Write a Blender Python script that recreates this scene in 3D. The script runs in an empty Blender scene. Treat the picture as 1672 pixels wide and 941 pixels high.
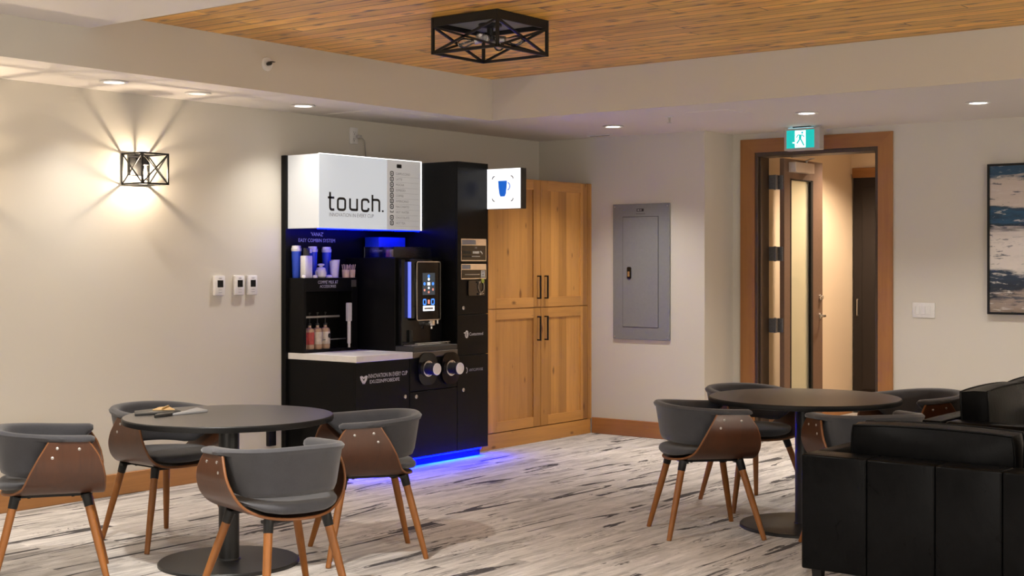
import bpy, bmesh, math, random
from mathutils import Vector, Matrix
random.seed(7)
PI = math.pi
S = bpy.context.scene
COL = S.collection

# ------------------------------------------------------------------ camera
cam_d = bpy.data.cameras.new('camera'); cam = bpy.data.objects.new('camera', cam_d); COL.objects.link(cam)
cam_d.sensor_fit = 'HORIZONTAL'; cam_d.sensor_width = 36.0
cam_d.lens = 36.0 * 2271 / 1672
cam_d.shift_y = -(470.5 - 430.0) / 1672
cam_d.clip_start = 0.05; cam_d.clip_end = 60
cam.location = (0, 0, 1.53)
cam.rotation_euler = (math.radians(90), 0, math.radians(37.45 - 90))
S.camera = cam
# ------------------------------------------------------------------ look
S.view_settings.view_transform = 'Standard'; S.view_settings.look = 'None'
S.view_settings.exposure = 0.36; S.view_settings.gamma = 1.0
S.view_settings.use_curve_mapping = False
w = bpy.data.worlds.new('world'); S.world = w; w.use_nodes = True
w.node_tree.nodes['Background'].inputs[0].default_value = (0.9, 0.8, 0.7, 1)
w.node_tree.nodes['Background'].inputs[1].default_value = 0.02
DOWN_W = 130.0          # recessed downlights
FILL_W = 400.0         # added fill downlights, unseen, in the ceiling behind the camera
SCONCE_W = 15.0
CORR_W = 330.0
WARM = (1.0, 0.945, 0.87); WARMER = (1.0, 0.80, 0.58)
# added area fill light behind the camera; no real window is known there
day = bpy.data.lights.new('rear_fill_light', 'AREA'); day.shape = 'RECTANGLE'; day.size = 4.4; day.size_y = 1.7; day.energy = 85.0; day.color = (1.0, 0.95, 0.88)
fill_o = bpy.data.objects.new('rear_fill_light', day); COL.objects.link(fill_o); fill_o.location = (-2.97, 2.4, 1.55); fill_o.rotation_euler = (0, math.radians(-90), 0); fill_o['kind'] = 'structure'

# ------------------------------------------------------------------ mesh helper
class MB:
    def __init__(self): self.v = []; self.f = []
    def add(self, vs, fs):
        o = len(self.v); self.v += [tuple(p) for p in vs]; self.f += [tuple(i + o for i in f) for f in fs]; return self
    def addbm(self, bm):
        bm.verts.index_update(); self.add([v.co[:] for v in bm.verts], [[v.index for v in f.verts] for f in bm.faces]); bm.free(); return self
    def box(self, x0, x1, y0, y1, z0, z1, bev=0.0, seg=2):
        bm = bmesh.new()
        bmesh.ops.create_cube(bm, size=1, matrix=Matrix.Translation(((x0+x1)/2, (y0+y1)/2, (z0+z1)/2)) @ Matrix.Diagonal((x1-x0, y1-y0, z1-z0, 1)))
        if bev: bmesh.ops.bevel(bm, geom=bm.edges[:], offset=bev, segments=seg, profile=0.5, affect='EDGES')
        return self.addbm(bm)
    def bar(self, a, b, wd, hd=None, up=(0, 0, 1)):
        a = Vector(a); b = Vector(b); hd = hd or wd; d = (b - a).normalized(); u = Vector(up)
        if abs(d.dot(u)) > .98: u = Vector((1, 0, 0))
        s = d.cross(u).normalized(); u = s.cross(d)
        q = [s*wd/2 + u*hd/2, -s*wd/2 + u*hd/2, -s*wd/2 - u*hd/2, s*wd/2 - u*hd/2]
        return self.add([a + k for k in q] + [b + k for k in q], [(3, 2, 1, 0), (4, 5, 6, 7)] + [(i, (i+1) % 4, 4 + (i+1) % 4, 4 + i) for i in range(4)])
    def tube(self, pts, r, n=10, cap=True):
        pts = [Vector(p) for p in pts]; rs = r if isinstance(r, (list, tuple)) else [r] * len(pts); secs = []; last = None
        for i, p in enumerate(pts):
            d = (pts[min(i+1, len(pts)-1)] - pts[max(i-1, 0)]).normalized()
            if last is None:
                u = Vector((0, 0, 1)) if abs(d.z) < .9 else Vector((1, 0, 0))
            else: u = last
            s = d.cross(u).normalized(); u = s.cross(d).normalized(); last = u
            secs.append([p + (s*math.cos(2*PI*k/n) + u*math.sin(2*PI*k/n)) * rs[i] for k in range(n)])
        return self.loft(secs, cap)
    def loft(self, secs, cap=True, ring=False):
        n = len(secs[0]); m = len(secs); vs = [p for s in secs for p in s]; fs = []
        for i in range(m if ring else m - 1):
            for k in range(n):
                a = i*n + k; b = i*n + (k+1) % n; j = (i+1) % m
                fs.append((a, b, j*n + (k+1) % n, j*n + k))
        if cap and not ring: fs += [tuple(range(n-1, -1, -1)), tuple((m-1)*n + k for k in range(n))]
        return self.add(vs, fs)
    def lathe(self, prof, c=(0, 0, 0), n=32, axis='z'):
        c = Vector(c); secs = []
        for r, z in prof:
            ring = []
            for k in range(n):
                a = 2*PI*k/n; x, y = r*math.cos(a), r*math.sin(a)
                ring.append(c + Vector({'z': (x, y, z), 'y': (x, z, -y), 'x': (z, x, y)}[axis]))
            secs.append(ring)
        return self.loft(secs, True)
    def poly(self, pts, fr, d0=0.0, d1=0.001):
        """outline in (right, up) coordinates of frame fr, extruded along its normal"""
        n = len(pts); vs = [fr(x, y, d0) for x, y in pts] + [fr(x, y, d1) for x, y in pts]
        return self.add(vs, [tuple(range(n-1, -1, -1)), tuple(range(n, 2*n))] + [(i, (i+1) % n, n + (i+1) % n, n + i) for i in range(n)])
    def rect(self, x0, x1, y0, y1, fr, d0=0.0, d1=0.001): return self.poly([(x0, y0), (x1, y0), (x1, y1), (x0, y1)], fr, d0, d1)
    def rrect(self, x0, x1, y0, y1, r, fr, d0=0.0, d1=0.001, n=6):
        return self.poly(rr_pts(x0, x1, y0, y1, r, n), fr, d0, d1)
    def stroke(self, pts, wd, fr, d0=0.0, d1=0.001, closed=False):
        P = [Vector(p) for p in pts]; L, R = [], []; n = len(P)
        for i in range(n):
            if closed: a, b = P[i-1], P[(i+1) % n]
            else: a, b = P[max(i-1, 0)], P[min(i+1, n-1)]
            t = (b - a).normalized(); nn = Vector((-t.y, t.x)); L.append(P[i] + nn*wd/2); R.append(P[i] - nn*wd/2)
        for i in range(n if closed else n - 1):
            j = (i+1) % n
            self.poly([R[i], R[j], L[j], L[i]], fr, d0, d1)
        return self
    def slab(self, grid, th):
        """closed sheet of thickness th grown along the grid normals"""
        m, n = len(grid), len(grid[0]); G = [[Vector(p) for p in r] for r in grid]; I = []
        for i in range(m):
            row = []
            for j in range(n):
                a = G[min(i+1, m-1)][j] - G[max(i-1, 0)][j]; b = G[i][min(j+1, n-1)] - G[i][max(j-1, 0)]
                row.append(G[i][j] + a.cross(b).normalized() * th)
            I.append(row)
        vs = [p for r in G for p in r] + [p for r in I for p in r]; o = m*n; fs = []
        for i in range(m-1):
            for j in range(n-1):
                a, b, c, d = i*n+j, i*n+j+1, (i+1)*n+j+1, (i+1)*n+j
                fs += [(a, b, c, d), (o+d, o+c, o+b, o+a)]
        for i in range(m-1):
            fs += [((i+1)*n, i*n, o+i*n, o+(i+1)*n)[::-1], (i*n+n-1, (i+1)*n+n-1, o+(i+1)*n+n-1, o+i*n+n-1)[::-1]]
        for j in range(n-1):
            fs += [(j, j+1, o+j+1, o+j)[::-1], ((m-1)*n+j+1, (m-1)*n+j, o+(m-1)*n+j, o+(m-1)*n+j+1)[::-1]]
        return self.add(vs, fs)
    def mesh(self, name, mat, off, smooth):
        me = bpy.data.meshes.new(name); o = Vector(off)
        me.from_pydata([Vector(p) - o for p in self.v], [], self.f)
        bm = bmesh.new(); bm.from_mesh(me); bmesh.ops.recalc_face_normals(bm, faces=bm.faces); bm.to_mesh(me); bm.free()
        me.materials.append(mat)
        if smooth:
            me.polygons.foreach_set('use_smooth', [True]*len(me.polygons))
            me.set_sharp_from_angle(angle=math.radians(smooth))
        return me
    def part(self, name, mat, parent, smooth=35, label=None):
        r = parent
        while r.parent: r = r.parent
        ob = bpy.data.objects.new(name, self.mesh(name, mat, r.location, smooth)); COL.objects.link(ob); ob.parent = parent
        if label: ob['label'] = label
        return ob
    def single(self, name, mat, smooth=35, loc=None):
        xs, ys, zs = zip(*self.v)
        c = loc or ((min(xs)+max(xs))/2, (min(ys)+max(ys))/2, min(zs))
        ob = bpy.data.objects.new(name, self.mesh(name, mat, c, smooth)); ob.location = c; COL.objects.link(ob); return ob

def rr_pts(x0, x1, y0, y1, r, n=6):
    out = []
    for cx, cy, a0 in ((x1-r, y1-r, 0), (x0+r, y1-r, 90), (x0+r, y0+r, 180), (x1-r, y0+r, 270)):
        for k in range(n+1):
            a = math.radians(a0 + 90*k/n); out.append((cx + r*math.cos(a), cy + r*math.sin(a)))
    return out
def frame(o, right, normal):
    o = Vector(o); r = Vector(right); nn = Vector(normal); u = nn.cross(r)
    return lambda x, y, d=0.0: o + r*x + u*y + nn*d
def frY(x, y, z): return frame((x, y, z), (1, 0, 0), (0, -1, 0))     # faces -Y, right = +X
def frX(x, y, z): return frame((x, y, z), (0, -1, 0), (-1, 0, 0))    # faces -X, right = -Y
def arc(cx, cy, r, a0, a1, n=8, ry=None):
    ry = ry or r
    return [(cx + r*math.cos(math.radians(a0 + (a1-a0)*k/n)), cy + ry*math.sin(math.radians(a0 + (a1-a0)*k/n))) for k in range(n+1)]
def text(mb, s, fr, x, y, size, align='LEFT', d0=0.0005, width=None):
    cu = bpy.data.curves.new('t', 'FONT'); cu.body = s; cu.size = size; cu.align_x = align; cu.resolution_u = 2
    ob = bpy.data.objects.new('t', cu); COL.objects.link(ob)
    bpy.context.view_layer.update()
    me = bpy.data.meshes.new_from_object(ob.evaluated_get(bpy.context.evaluated_depsgraph_get()))
    sx = 1.0
    if width and len(me.vertices):
        xs = [v.co.x for v in me.vertices]; sx = width / max(1e-6, max(xs) - min(xs))
    mb.add([fr(x + v.co.x*sx, y + v.co.y, d0) for v in me.vertices], [tuple(p.vertices) for p in me.polygons])
    bpy.data.objects.remove(ob); bpy.data.curves.remove(cu); bpy.data.meshes.remove(me)
    return mb
def tag(o, label, cat, group=None):
    o['label'] = label; o['category'] = cat
    if group: o['group'] = group
    return o
def thing(name, label, cat, loc=(0, 0, 0), rz=0.0, group=None):
    o = bpy.data.objects.new(name, None); COL.objects.link(o); o.location = loc; o.rotation_euler = (0, 0, rz); o.empty_display_size = .1
    return tag(o, label, cat, group)
def struct(o): o['kind'] = 'structure'; return o
def dup(root, loc, rz, label, group=None):
    def cp(o, parent):
        c = o.copy(); COL.objects.link(c); c.parent = parent
        for ch in list(o.children): cp(ch, c)
        return c
    r = cp(root, None); r.location = loc; r.rotation_euler = (0, 0, rz); r['label'] = label
    if group: r['group'] = group
    return r

# ------------------------------------------------------------------ materials
def new_mat(name):
    m = bpy.data.materials.new(name); m.use_nodes = True; nt = m.node_tree
    return m, nt, nt.nodes['Principled BSDF']
def N(nt, typ, **kw):
    n = nt.nodes.new(typ)
    for k, v in kw.items(): setattr(n, k, v)
    return n
def ramp(nt, src, stops, interp='LINEAR'):
    r = N(nt, 'ShaderNodeValToRGB'); r.color_ramp.interpolation = interp
    while len(r.color_ramp.elements) < len(stops): r.color_ramp.elements.new(0.5)
    for e, (p, c) in zip(r.color_ramp.elements, stops): e.position = p; e.color = (*c, 1) if len(c) == 3 else c
    nt.links.new(src, r.inputs[0]); return r.outputs[0]
def coords(nt, scale=(1, 1, 1), kind='Object'):
    t = N(nt, 'ShaderNodeTexCoord'); mp = N(nt, 'ShaderNodeMapping'); mp.inputs['Scale'].default_value = scale
    nt.links.new(t.outputs[kind], mp.inputs[0]); return mp.outputs[0]
def noise(nt, vec, scale, detail=4, rough=.55, dist=0.0):
    n = N(nt, 'ShaderNodeTexNoise'); n.inputs['Scale'].default_value = scale; n.inputs['Detail'].default_value = detail
    n.inputs['Roughness'].default_value = rough; n.inputs['Distortion'].default_value = dist
    nt.links.new(vec, n.inputs['Vector']); return n.outputs['Fac']
def bump(nt, b, h, strength, dist=.01):
    n = N(nt, 'ShaderNodeBump'); n.inputs['Strength'].default_value = strength; n.inputs['Distance'].default_value = dist
    nt.links.new(h, n.inputs['Height']); nt.links.new(n.outputs[0], b.inputs['Normal'])
def mixc(nt, fac, a, b, mode='MIX'):
    m = N(nt, 'ShaderNodeMix', data_type='RGBA', blend_type=mode)
    if isinstance(fac, float): m.inputs[0].default_value = fac
    else: nt.links.new(fac, m.inputs[0])
    for i, c in ((6, a), (7, b)):
        if isinstance(c, tuple): m.inputs[i].default_value = (*c, 1)
        else: nt.links.new(c, m.inputs[i])
    return m.outputs[2]
def math_n(nt, op, a, b=None):
    m = N(nt, 'ShaderNodeMath', operation=op)
    for i, c in enumerate((a, b)):
        if c is None: continue
        if isinstance(c, (int, float)): m.inputs[i].default_value = c
        else: nt.links.new(c, m.inputs[i])
    return m.outputs[0]
def plain(name, col, rough=.5, metal=0.0, var=.06, sc=30, bmp=0.0, spec=.5, coat=0.0):
    m, nt, b = new_mat(name); v = coords(nt); f = noise(nt, v, sc)
    lo = tuple(c*(1-var) for c in col); hi = tuple(min(1, c*(1+var)) for c in col)
    nt.links.new(ramp(nt, f, [(.3, lo), (.7, hi)]), b.inputs['Base Color'])
    b.inputs['Roughness'].default_value = rough; b.inputs['Metallic'].default_value = metal
    b.inputs['Specular IOR Level'].default_value = spec; b.inputs['Coat Weight'].default_value = coat; b.inputs['Coat Roughness'].default_value = .32
    if bmp: bump(nt, b, f, bmp, .004)
    return m
def emis(name, col, strength, base=None):
    m, nt, b = new_mat(name); b.inputs['Base Color'].default_value = (*(base or col), 1)
    b.inputs['Emission Color'].default_value = (*col, 1); b.inputs['Emission Strength'].default_value = strength; b.inputs['Roughness'].default_value = .4
    return m
def wood(name, base, dark, axis='z', sc=1.0, rough=.5, knots=0.0, boards=0.0, coat=0.0, bands=.5):
    """grain along one axis; knots and boards optional"""
    m, nt, b = new_mat(name)
    st = {'x': (.06, 1, 1), 'y': (1, .06, 1), 'z': (1, 1, .06)}[axis]
    v = coords(nt, tuple(k*sc for k in st)); v0 = coords(nt)
    f = noise(nt, v, 26, 6, .65, .8); f2 = noise(nt, v, 5, 3, .5, .4)
    mid = tuple((a*.55 + c*.45) for a, c in zip(base, dark)); lite = tuple(min(1, c*1.18) for c in base)
    c1 = ramp(nt, f, [(.30, mid), (.5, base), (.72, lite)])
    c2 = ramp(nt, f2, [(.35, mid), (.65, lite)])
    col = mixc(nt, bands, c1, c2)
    if boards:
        sx = N(nt, 'ShaderNodeSeparateXYZ'); nt.links.new(v0, sx.inputs[0])
        src = math_n(nt, 'ADD', sx.outputs['X'], sx.outputs['Y']) if axis == 'z' else sx.outputs['Z']
        fl = math_n(nt, 'FLOOR', math_n(nt, 'DIVIDE', src, boards))
        wn = N(nt, 'ShaderNodeTexWhiteNoise', noise_dimensions='1D'); nt.links.new(fl, wn.inputs['W'])
        col = mixc(nt, 1.0, col, ramp(nt, wn.outputs['Value'], [(0, (.70, .66, .60)), (1, (1.12, 1.12, 1.12))]), 'MULTIPLY')
    if knots:
        sk = N(nt, 'ShaderNodeSeparateXYZ'); nt.links.new(v0, sk.inputs[0]); kv = N(nt, 'ShaderNodeCombineXYZ')
        la_, ac_ = {'x': (sk.outputs['X'], sk.outputs['Z']), 'y': (sk.outputs['Y'], sk.outputs['Z']), 'z': (sk.outputs['Z'], math_n(nt, 'ADD', sk.outputs['X'], sk.outputs['Y']))}[axis]
        nt.links.new(math_n(nt, 'MULTIPLY', ac_, 6.0), kv.inputs[0]); nt.links.new(math_n(nt, 'MULTIPLY', la_, 2.6), kv.inputs[1])
        nz = N(nt, 'ShaderNodeTexVoronoi', voronoi_dimensions='2D'); nz.inputs['Scale'].default_value = knots * 1.2; nt.links.new(kv.outputs[0], nz.inputs['Vector'])
        wob = math_n(nt, 'ADD', nz.outputs['Distance'], math_n(nt, 'MULTIPLY', f, .12))
        sc_ = N(nt, 'ShaderNodeSeparateColor'); nt.links.new(nz.outputs['Color'], sc_.inputs[0])
        wob = math_n(nt, 'ADD', wob, math_n(nt, 'MULTIPLY', sc_.outputs[0], .10))
        col = mixc(nt, ramp(nt, wob, [(.10, (.85, .85, .85)), (.16, (0, 0, 0))]), col, tuple(c*.7 for c in dark))
    nt.links.new(col, b.inputs['Base Color']); b.inputs['Roughness'].default_value = rough; b.inputs['Coat Weight'].default_value = coat
    bump(nt, b, f, .08, .003)
    return m

def wall_mat(name, col):
    m, nt, b = new_mat(name); v = coords(nt); f = noise(nt, v, 180, 3); f2 = noise(nt, v, 1.2, 2)
    nt.links.new(ramp(nt, f2, [(.3, tuple(c*.98 for c in col)), (.7, col)]), b.inputs['Base Color'])
    b.inputs['Roughness'].default_value = .75; b.inputs['Specular IOR Level'].default_value = .3; bump(nt, b, f, .06, .002); return m
M = {}
M['wall'] = wall_mat('beige wall paint', (.60, .568, .50))
M['ceil'] = wall_mat('ceiling paint', (.72, .675, .63))
M['corr'] = wall_mat('corridor paint', (.72, .58, .42))

def carpet():
    m, nt, b = new_mat('grey plank carpet'); t = N(nt, 'ShaderNodeTexCoord'); s = N(nt, 'ShaderNodeSeparateXYZ'); nt.links.new(t.outputs['Object'], s.inputs[0])
    row = math_n(nt, 'FLOOR', math_n(nt, 'DIVIDE', s.outputs['Y'], .25))
    xo = math_n(nt, 'ADD', s.outputs['X'], math_n(nt, 'MULTIPLY', row, .37))
    pid = math_n(nt, 'FLOOR', math_n(nt, 'DIVIDE', xo, 1.0))
    cb = N(nt, 'ShaderNodeCombineXYZ'); nt.links.new(row, cb.inputs[0]); nt.links.new(pid, cb.inputs[1])
    wn = N(nt, 'ShaderNodeTexWhiteNoise', noise_dimensions='2D'); nt.links.new(cb.outputs[0], wn.inputs['Vector'])
    off = N(nt, 'ShaderNodeVectorMath', operation='SCALE'); nt.links.new(wn.outputs['Color'], off.inputs[0]); off.inputs['Scale'].default_value = 23.0
    ad = N(nt, 'ShaderNodeVectorMath', operation='ADD'); nt.links.new(t.outputs['Object'], ad.inputs[0]); nt.links.new(off.outputs[0], ad.inputs[1])
    def streak(sx, sy, sc, dist, d=5):
        mp = N(nt, 'ShaderNodeMapping'); mp.inputs['Scale'].default_value = (sx, sy, 1); nt.links.new(ad.outputs[0], mp.inputs[0])
        return noise(nt, mp.outputs[0], sc, d, .6, dist)
    base = ramp(nt, streak(.8, 7, 1.6, .5), [(.3, (.36, .335, .31)), (.5, (.54, .505, .475)), (.72, (.68, .64, .605))])
    fine = ramp(nt, streak(3.0, 22, 2.0, .8), [(.3, (.84, .84, .84)), (.7, (1.12, 1.12, 1.12))])
    col = mixc(nt, 1.0, base, fine, 'MULTIPLY')
    md = streak(.5, 4.2, 1.2, 1.0, 8)
    col = mixc(nt, ramp(nt, md, [(.55, (0, 0, 0)), (.68, (.72, .72, .72))]), col, (.20, .185, .175))
    dk = streak(.5, 4.8, 1.25, 1.4, 6)
    col = mixc(nt, ramp(nt, dk, [(.592, (0, 0, 0)), (.61, (.92, .92, .92))]), col, (.040, .037, .039))
    lt = streak(.5, 8, 1.5, 1.5, 6)
    col = mixc(nt, ramp(nt, lt, [(.64, (0, 0, 0)), (.67, (.75, .75, .75))]), col, (.72, .68, .63))
    def ridge(src, wd): return ramp(nt, math_n(nt, 'ABSOLUTE', math_n(nt, 'SUBTRACT', src, .5)), [(wd*.45, (1, 1, 1)), (wd, (0, 0, 0))])
    mk = ramp(nt, streak(.6, 3.0, 1.6, .3, 3), [(.50, (0, 0, 0)), (.58, (.9, .9, .9))])
    rd = mixc(nt, 1.0, ridge(streak(.55, 6.5, 1.5, 1.2, 6), .011), mk, 'MULTIPLY'); col = mixc(nt, rd, col, (.05, .046, .047))
    mk2 = ramp(nt, streak(.7, 3.4, 1.7, .3, 3), [(.52, (0, 0, 0)), (.60, (.8, .8, .8))])
    rl = mixc(nt, 1.0, ridge(streak(.6, 7.5, 1.7, 1.2, 5), .010), mk2, 'MULTIPLY'); col = mixc(nt, rl, col, (.78, .74, .70))
    pile = noise(nt, t.outputs['Object'], 420, 2)
    col = mixc(nt, 1.0, col, ramp(nt, pile, [(.3, (.72, .72, .72)), (.7, (1.25, 1.25, 1.25))]), 'MULTIPLY')
    nt.links.new(col, b.inputs['Base Color']); b.inputs['Roughness'].default_value = .95; b.inputs['Specular IOR Level'].default_value = .1
    bump(nt, b, pile, .35, .006); return m
M['carpet'] = carpet()

def pine_ceiling():
    m, nt, b = new_mat('pine plank ceiling'); t = N(nt, 'ShaderNodeTexCoord'); s = N(nt, 'ShaderNodeSeparateXYZ'); nt.links.new(t.outputs['Object'], s.inputs[0])
    q = math_n(nt, 'DIVIDE', s.outputs['X'], .125); row = math_n(nt, 'FLOOR', q); fr = math_n(nt, 'FRACT', q)
    wn = N(nt, 'ShaderNodeTexWhiteNoise', noise_dimensions='1D'); nt.links.new(row, wn.inputs['W'])
    yo = math_n(nt, 'ADD', s.outputs['Y'], math_n(nt, 'MULTIPLY', wn.outputs['Value'], 2.6)); yq = math_n(nt, 'DIVIDE', yo, 2.6)
    seg = math_n(nt, 'FLOOR', yq); yf = math_n(nt, 'FRACT', yq)
    cb = N(nt, 'ShaderNodeCombineXYZ'); nt.links.new(row, cb.inputs[0]); nt.links.new(seg, cb.inputs[1])
    w2 = N(nt, 'ShaderNodeTexWhiteNoise', noise_dimensions='2D'); nt.links.new(cb.outputs[0], w2.inputs['Vector'])
    off = N(nt, 'ShaderNodeVectorMath', operation='SCALE'); nt.links.new(w2.outputs['Color'], off.inputs[0]); off.inputs['Scale'].default_value = 17
    ad = N(nt, 'ShaderNodeVectorMath', operation='ADD'); nt.links.new(t.outputs['Object'], ad.inputs[0]); nt.links.new(off.outputs[0], ad.inputs[1])
    mp = N(nt, 'ShaderNodeMapping'); mp.inputs['Scale'].default_value = (1, .07, 1); nt.links.new(ad.outputs[0], mp.inputs[0])
    g = noise(nt, mp.outputs[0], 40, 6, .6, 1.0); g2 = noise(nt, mp.outputs[0], 12, 3, .5, .6)
    col = ramp(nt, g, [(.28, (.46, .18, .020)), (.5, (.86, .44, .062)), (.72, (.98, .60, .12))])
    col = mixc(nt, .45, col, ramp(nt, g2, [(.35, (.52, .21, .024)), (.65, (1.0, .60, .11))]))
    col = mixc(nt, 1.0, col, ramp(nt, w2.outputs['Value'], [(0, (.82, .80, .76)), (1, (1.16, 1.16, 1.16))]), 'MULTIPLY')
    kv = N(nt, 'ShaderNodeMapping'); kv.inputs['Scale'].default_value = (8, 2.6, 0); nt.links.new(ad.outputs[0], kv.inputs[0])
    vo = N(nt, 'ShaderNodeTexVoronoi', voronoi_dimensions='2D'); vo.inputs['Scale'].default_value = .85; nt.links.new(kv.outputs[0], vo.inputs['Vector'])
    col = mixc(nt, ramp(nt, math_n(nt, 'ADD', vo.outputs['Distance'], math_n(nt, 'MULTIPLY', g, .1)), [(.09, (.9, .9, .9)), (.2, (0, 0, 0))]), col, (.10, .038, .010))
    e = math_n(nt, 'MINIMUM', math_n(nt, 'MINIMUM', fr, math_n(nt, 'SUBTRACT', 1.0, fr)), math_n(nt, 'MULTIPLY', math_n(nt, 'MINIMUM', yf, math_n(nt, 'SUBTRACT', 1.0, yf)), 26.0))
    seam = ramp(nt, e, [(.018, (0, 0, 0)), (.05, (1, 1, 1))])
    col = mixc(nt, seam, (.075, .032, .010), col)
    nt.links.new(col, b.inputs['Base Color']); b.inputs['Roughness'].default_value = .42; b.inputs['Coat Weight'].default_value = .15; b.inputs['Coat Roughness'].default_value = .3
    bump(nt, b, seam, .5, .006); return m
M['pine_ceil'] = pine_ceiling()
M['alder'] = wood('knotty alder upright', (.56, .275, .070), (.22, .080, .015), 'z', 1.0, .42, .62, .115, .15)
M['alder_h'] = wood('knotty alder level grain', (.54, .262, .068), (.22, .080, .015), 'x', 1.0, .42, .7, 0, .15)
M['base_x'] = wood('alder baseboard', (.40, .185, .058), (.19, .075, .02), 'x', 1.0, .45, .5, 0, .15)
M['base_y'] = wood('alder baseboard across', (.34, .145, .042), (.16, .06, .016), 'y', 1.0, .45, .5, 0, .15)
M['casing'] = wood('alder door casing upright', (.31, .132, .034), (.15, .055, .013), 'z', 1.0, .45, 0, 0, .15)
M['casing_h'] = wood('alder door casing level', (.31, .132, .034), (.15, .055, .013), 'y', 1.0, .45, 0, 0, .15)
M['walnut'] = wood('walnut plywood', (.058, .018, .005), (.020, .0065, .0022), 'z', 1.3, .40, 0, 0, .12, .35)
M['ply_edge'] = wood('plywood edge', (.17, .062, .017), (.08, .027, .007), 'x', 1.0, .45)
M['leg'] = wood('stained leg wood', (.235, .082, .012), (.10, .030, .005), 'z', 2.0, .48, 0, 0, .0, .4)
def fabric(name, col):
    m, nt, b = new_mat(name); v = coords(nt); f = noise(nt, v, 500, 2); f2 = noise(nt, v, 14, 4)
    c = mixc(nt, .5, ramp(nt, f, [(.3, tuple(k*.65 for k in col)), (.7, tuple(k*1.4 for k in col))]), ramp(nt, f2, [(.3, tuple(k*.85 for k in col)), (.7, tuple(k*1.15 for k in col))]))
    nt.links.new(c, b.inputs['Base Color']); b.inputs['Roughness'].default_value = .9; b.inputs['Sheen Weight'].default_value = .25; b.inputs['Sheen Roughness'].default_value = .5
    b.inputs['Specular IOR Level'].default_value = .2; bump(nt, b, f, .25, .002); return m
M['fabric'] = fabric('charcoal upholstery', (.047, .047, .053))
def leather():
    m, nt, b = new_mat('black leather'); v = coords(nt); f = noise(nt, v, 260, 3); f2 = noise(nt, v, 9, 4, .6, 1.2); f3 = noise(nt, coords(nt, (1, 1, .35)), 22, 3, .5, 1.5)
    nt.links.new(ramp(nt, f2, [(.3, (.0025, .0025, .0027)), (.7, (.0042, .0042, .0045))]), b.inputs['Base Color'])
    nt.links.new(ramp(nt, f2, [(.3, (.27, .27, .27)), (.7, (.36, .36, .36))]), b.inputs['Roughness'])
    b.inputs['Specular IOR Level'].default_value = .08
    h = math_n(nt, 'ADD', math_n(nt, 'MULTIPLY', f, .12), math_n(nt, 'MULTIPLY', f3, .5)); bump(nt, b, h, .18, .012); return m
M['leather'] = leather()
M['table'] = plain('dark table laminate', (.042, .038, .036), .40, 0, .15, 60, .02, .9, .25)
M['black'] = plain('black powder coat', (.007, .007, .007), .45, 0, .1, 80, .03, .3)
M['base_metal'] = plain('black base plate', (.013, .013, .013), .40, 0, .1, 60, .02, .4)
M['kiosk'] = plain('black kiosk panel', (.0048, .0047, .0046), .30, 0, .1, 40, .01, .14)
M['gloss'] = plain('gloss black', (.006, .006, .007), .12, 0, .05, 40)
M['plastic'] = plain('black plastic', (.014, .014, .014), .4, 0, .1, 60)
M['chrome'] = plain('bright steel', (.72, .70, .68), .22, 1, .04, 50)
M['brushed'] = plain('brushed steel', (.50, .49, .48), .38, 1, .06, 90)
M['tray'] = plain('dark tray metal', (.045, .045, .046), .38, .3, .08, 60)
M['shelf'] = plain('brown steel edge', (.12, .10, .085), .4, .4, .08, 60)
M['hinge'] = plain('dark hinge steel', (.16, .16, .17), .45, .6, .2, 90)
M['counter'] = plain('white counter', (.74, .72, .70), .3, 0, .03, 30)
M['white'] = plain('white plastic', (.70, .69, .68), .4, 0, .03, 50)
M['paper'] = plain('white paper', (.80, .78, .76), .7, 0, .04, 60)
M['stick'] = wood('birch stirrer', (.62, .47, .30), (.42, .28, .15), 'z', 2, .6)
M['blue_cup'] = plain('blue cup', (.012, .055, .48), .4, 0, .08, 30)
M['blue_ink'] = plain('blue print', (.010, .095, .42), .5, 0, .05, 30)
M['cup_blue'] = emis('backlit blue print', (.008, .10, .50), .75)
M['ink'] = plain('black print', (.010, .010, .012), .5, 0, .05, 30)
M['grey_ink'] = plain('grey print', (.26, .26, .27), .6, 0, .05, 30)
M['white_ink'] = plain('pale print', (.62, .62, .62), .5, 0, .05, 30)
M['dim_ink'] = plain('dim print', (.32, .32, .33), .5, 0, .05, 30)
M['panel'] = plain('grey enamel', (.205, .212, .215), .45, 0, .03, 40)
M['bronze'] = plain('bronze door frame', (.060, .038, .025), .42, .2, .08, 40)
M['bronze_leaf'] = plain('bronze door leaf', (.165, .098, .065), .45, 0, .06, 40)
M['dark_door'] = wood('dark stained door', (.012, .006, .0035), (.006, .003, .002), 'z', 1, .7)
M['greyplate'] = plain('grey sign body', (.42, .40, .39), .45, 0, .04, 40)
M['closer'] = plain('silver closer', (.60, .52, .46), .4, .2, .04, 40)
M['syrup'] = plain('syrup bottle', (.55, .38, .27), .2, 0, .2, 20)
M['label_red'] = plain('red label', (.42, .06, .05), .5, 0, .2, 40)
M['label_white'] = plain('cream label', (.62, .56, .48), .5, 0, .2, 30)
M['yellow'] = plain('green sticker', (.35, .42, .06), .5, 0, .1, 40)
M['tan'] = plain('tan card', (.58, .38, .17), .6, 0, .1, 40)
M['gold'] = plain('gold pen barrel', (.62, .42, .14), .3, .6, .05, 40)
M['silver'] = plain('silver case', (.42, .43, .45), .35, .4, .04, 40)
M['header'] = emis('lit white header', (.90, .95, 1.0), .40, (.26, .26, .26))
M['header_side'] = emis('lit white header side', (1.0, .98, .95), .30, (.36, .36, .36))
M['header_edge'] = emis('lit header edge', (1, 1, 1), 1.6)
M['menu'] = emis('menu panel', (.86, .84, .82), .22, (.45, .45, .45))
M['cupsign'] = emis('lit cup sign', (.97, .98, 1), .95, (.8, .8, .8))
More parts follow.
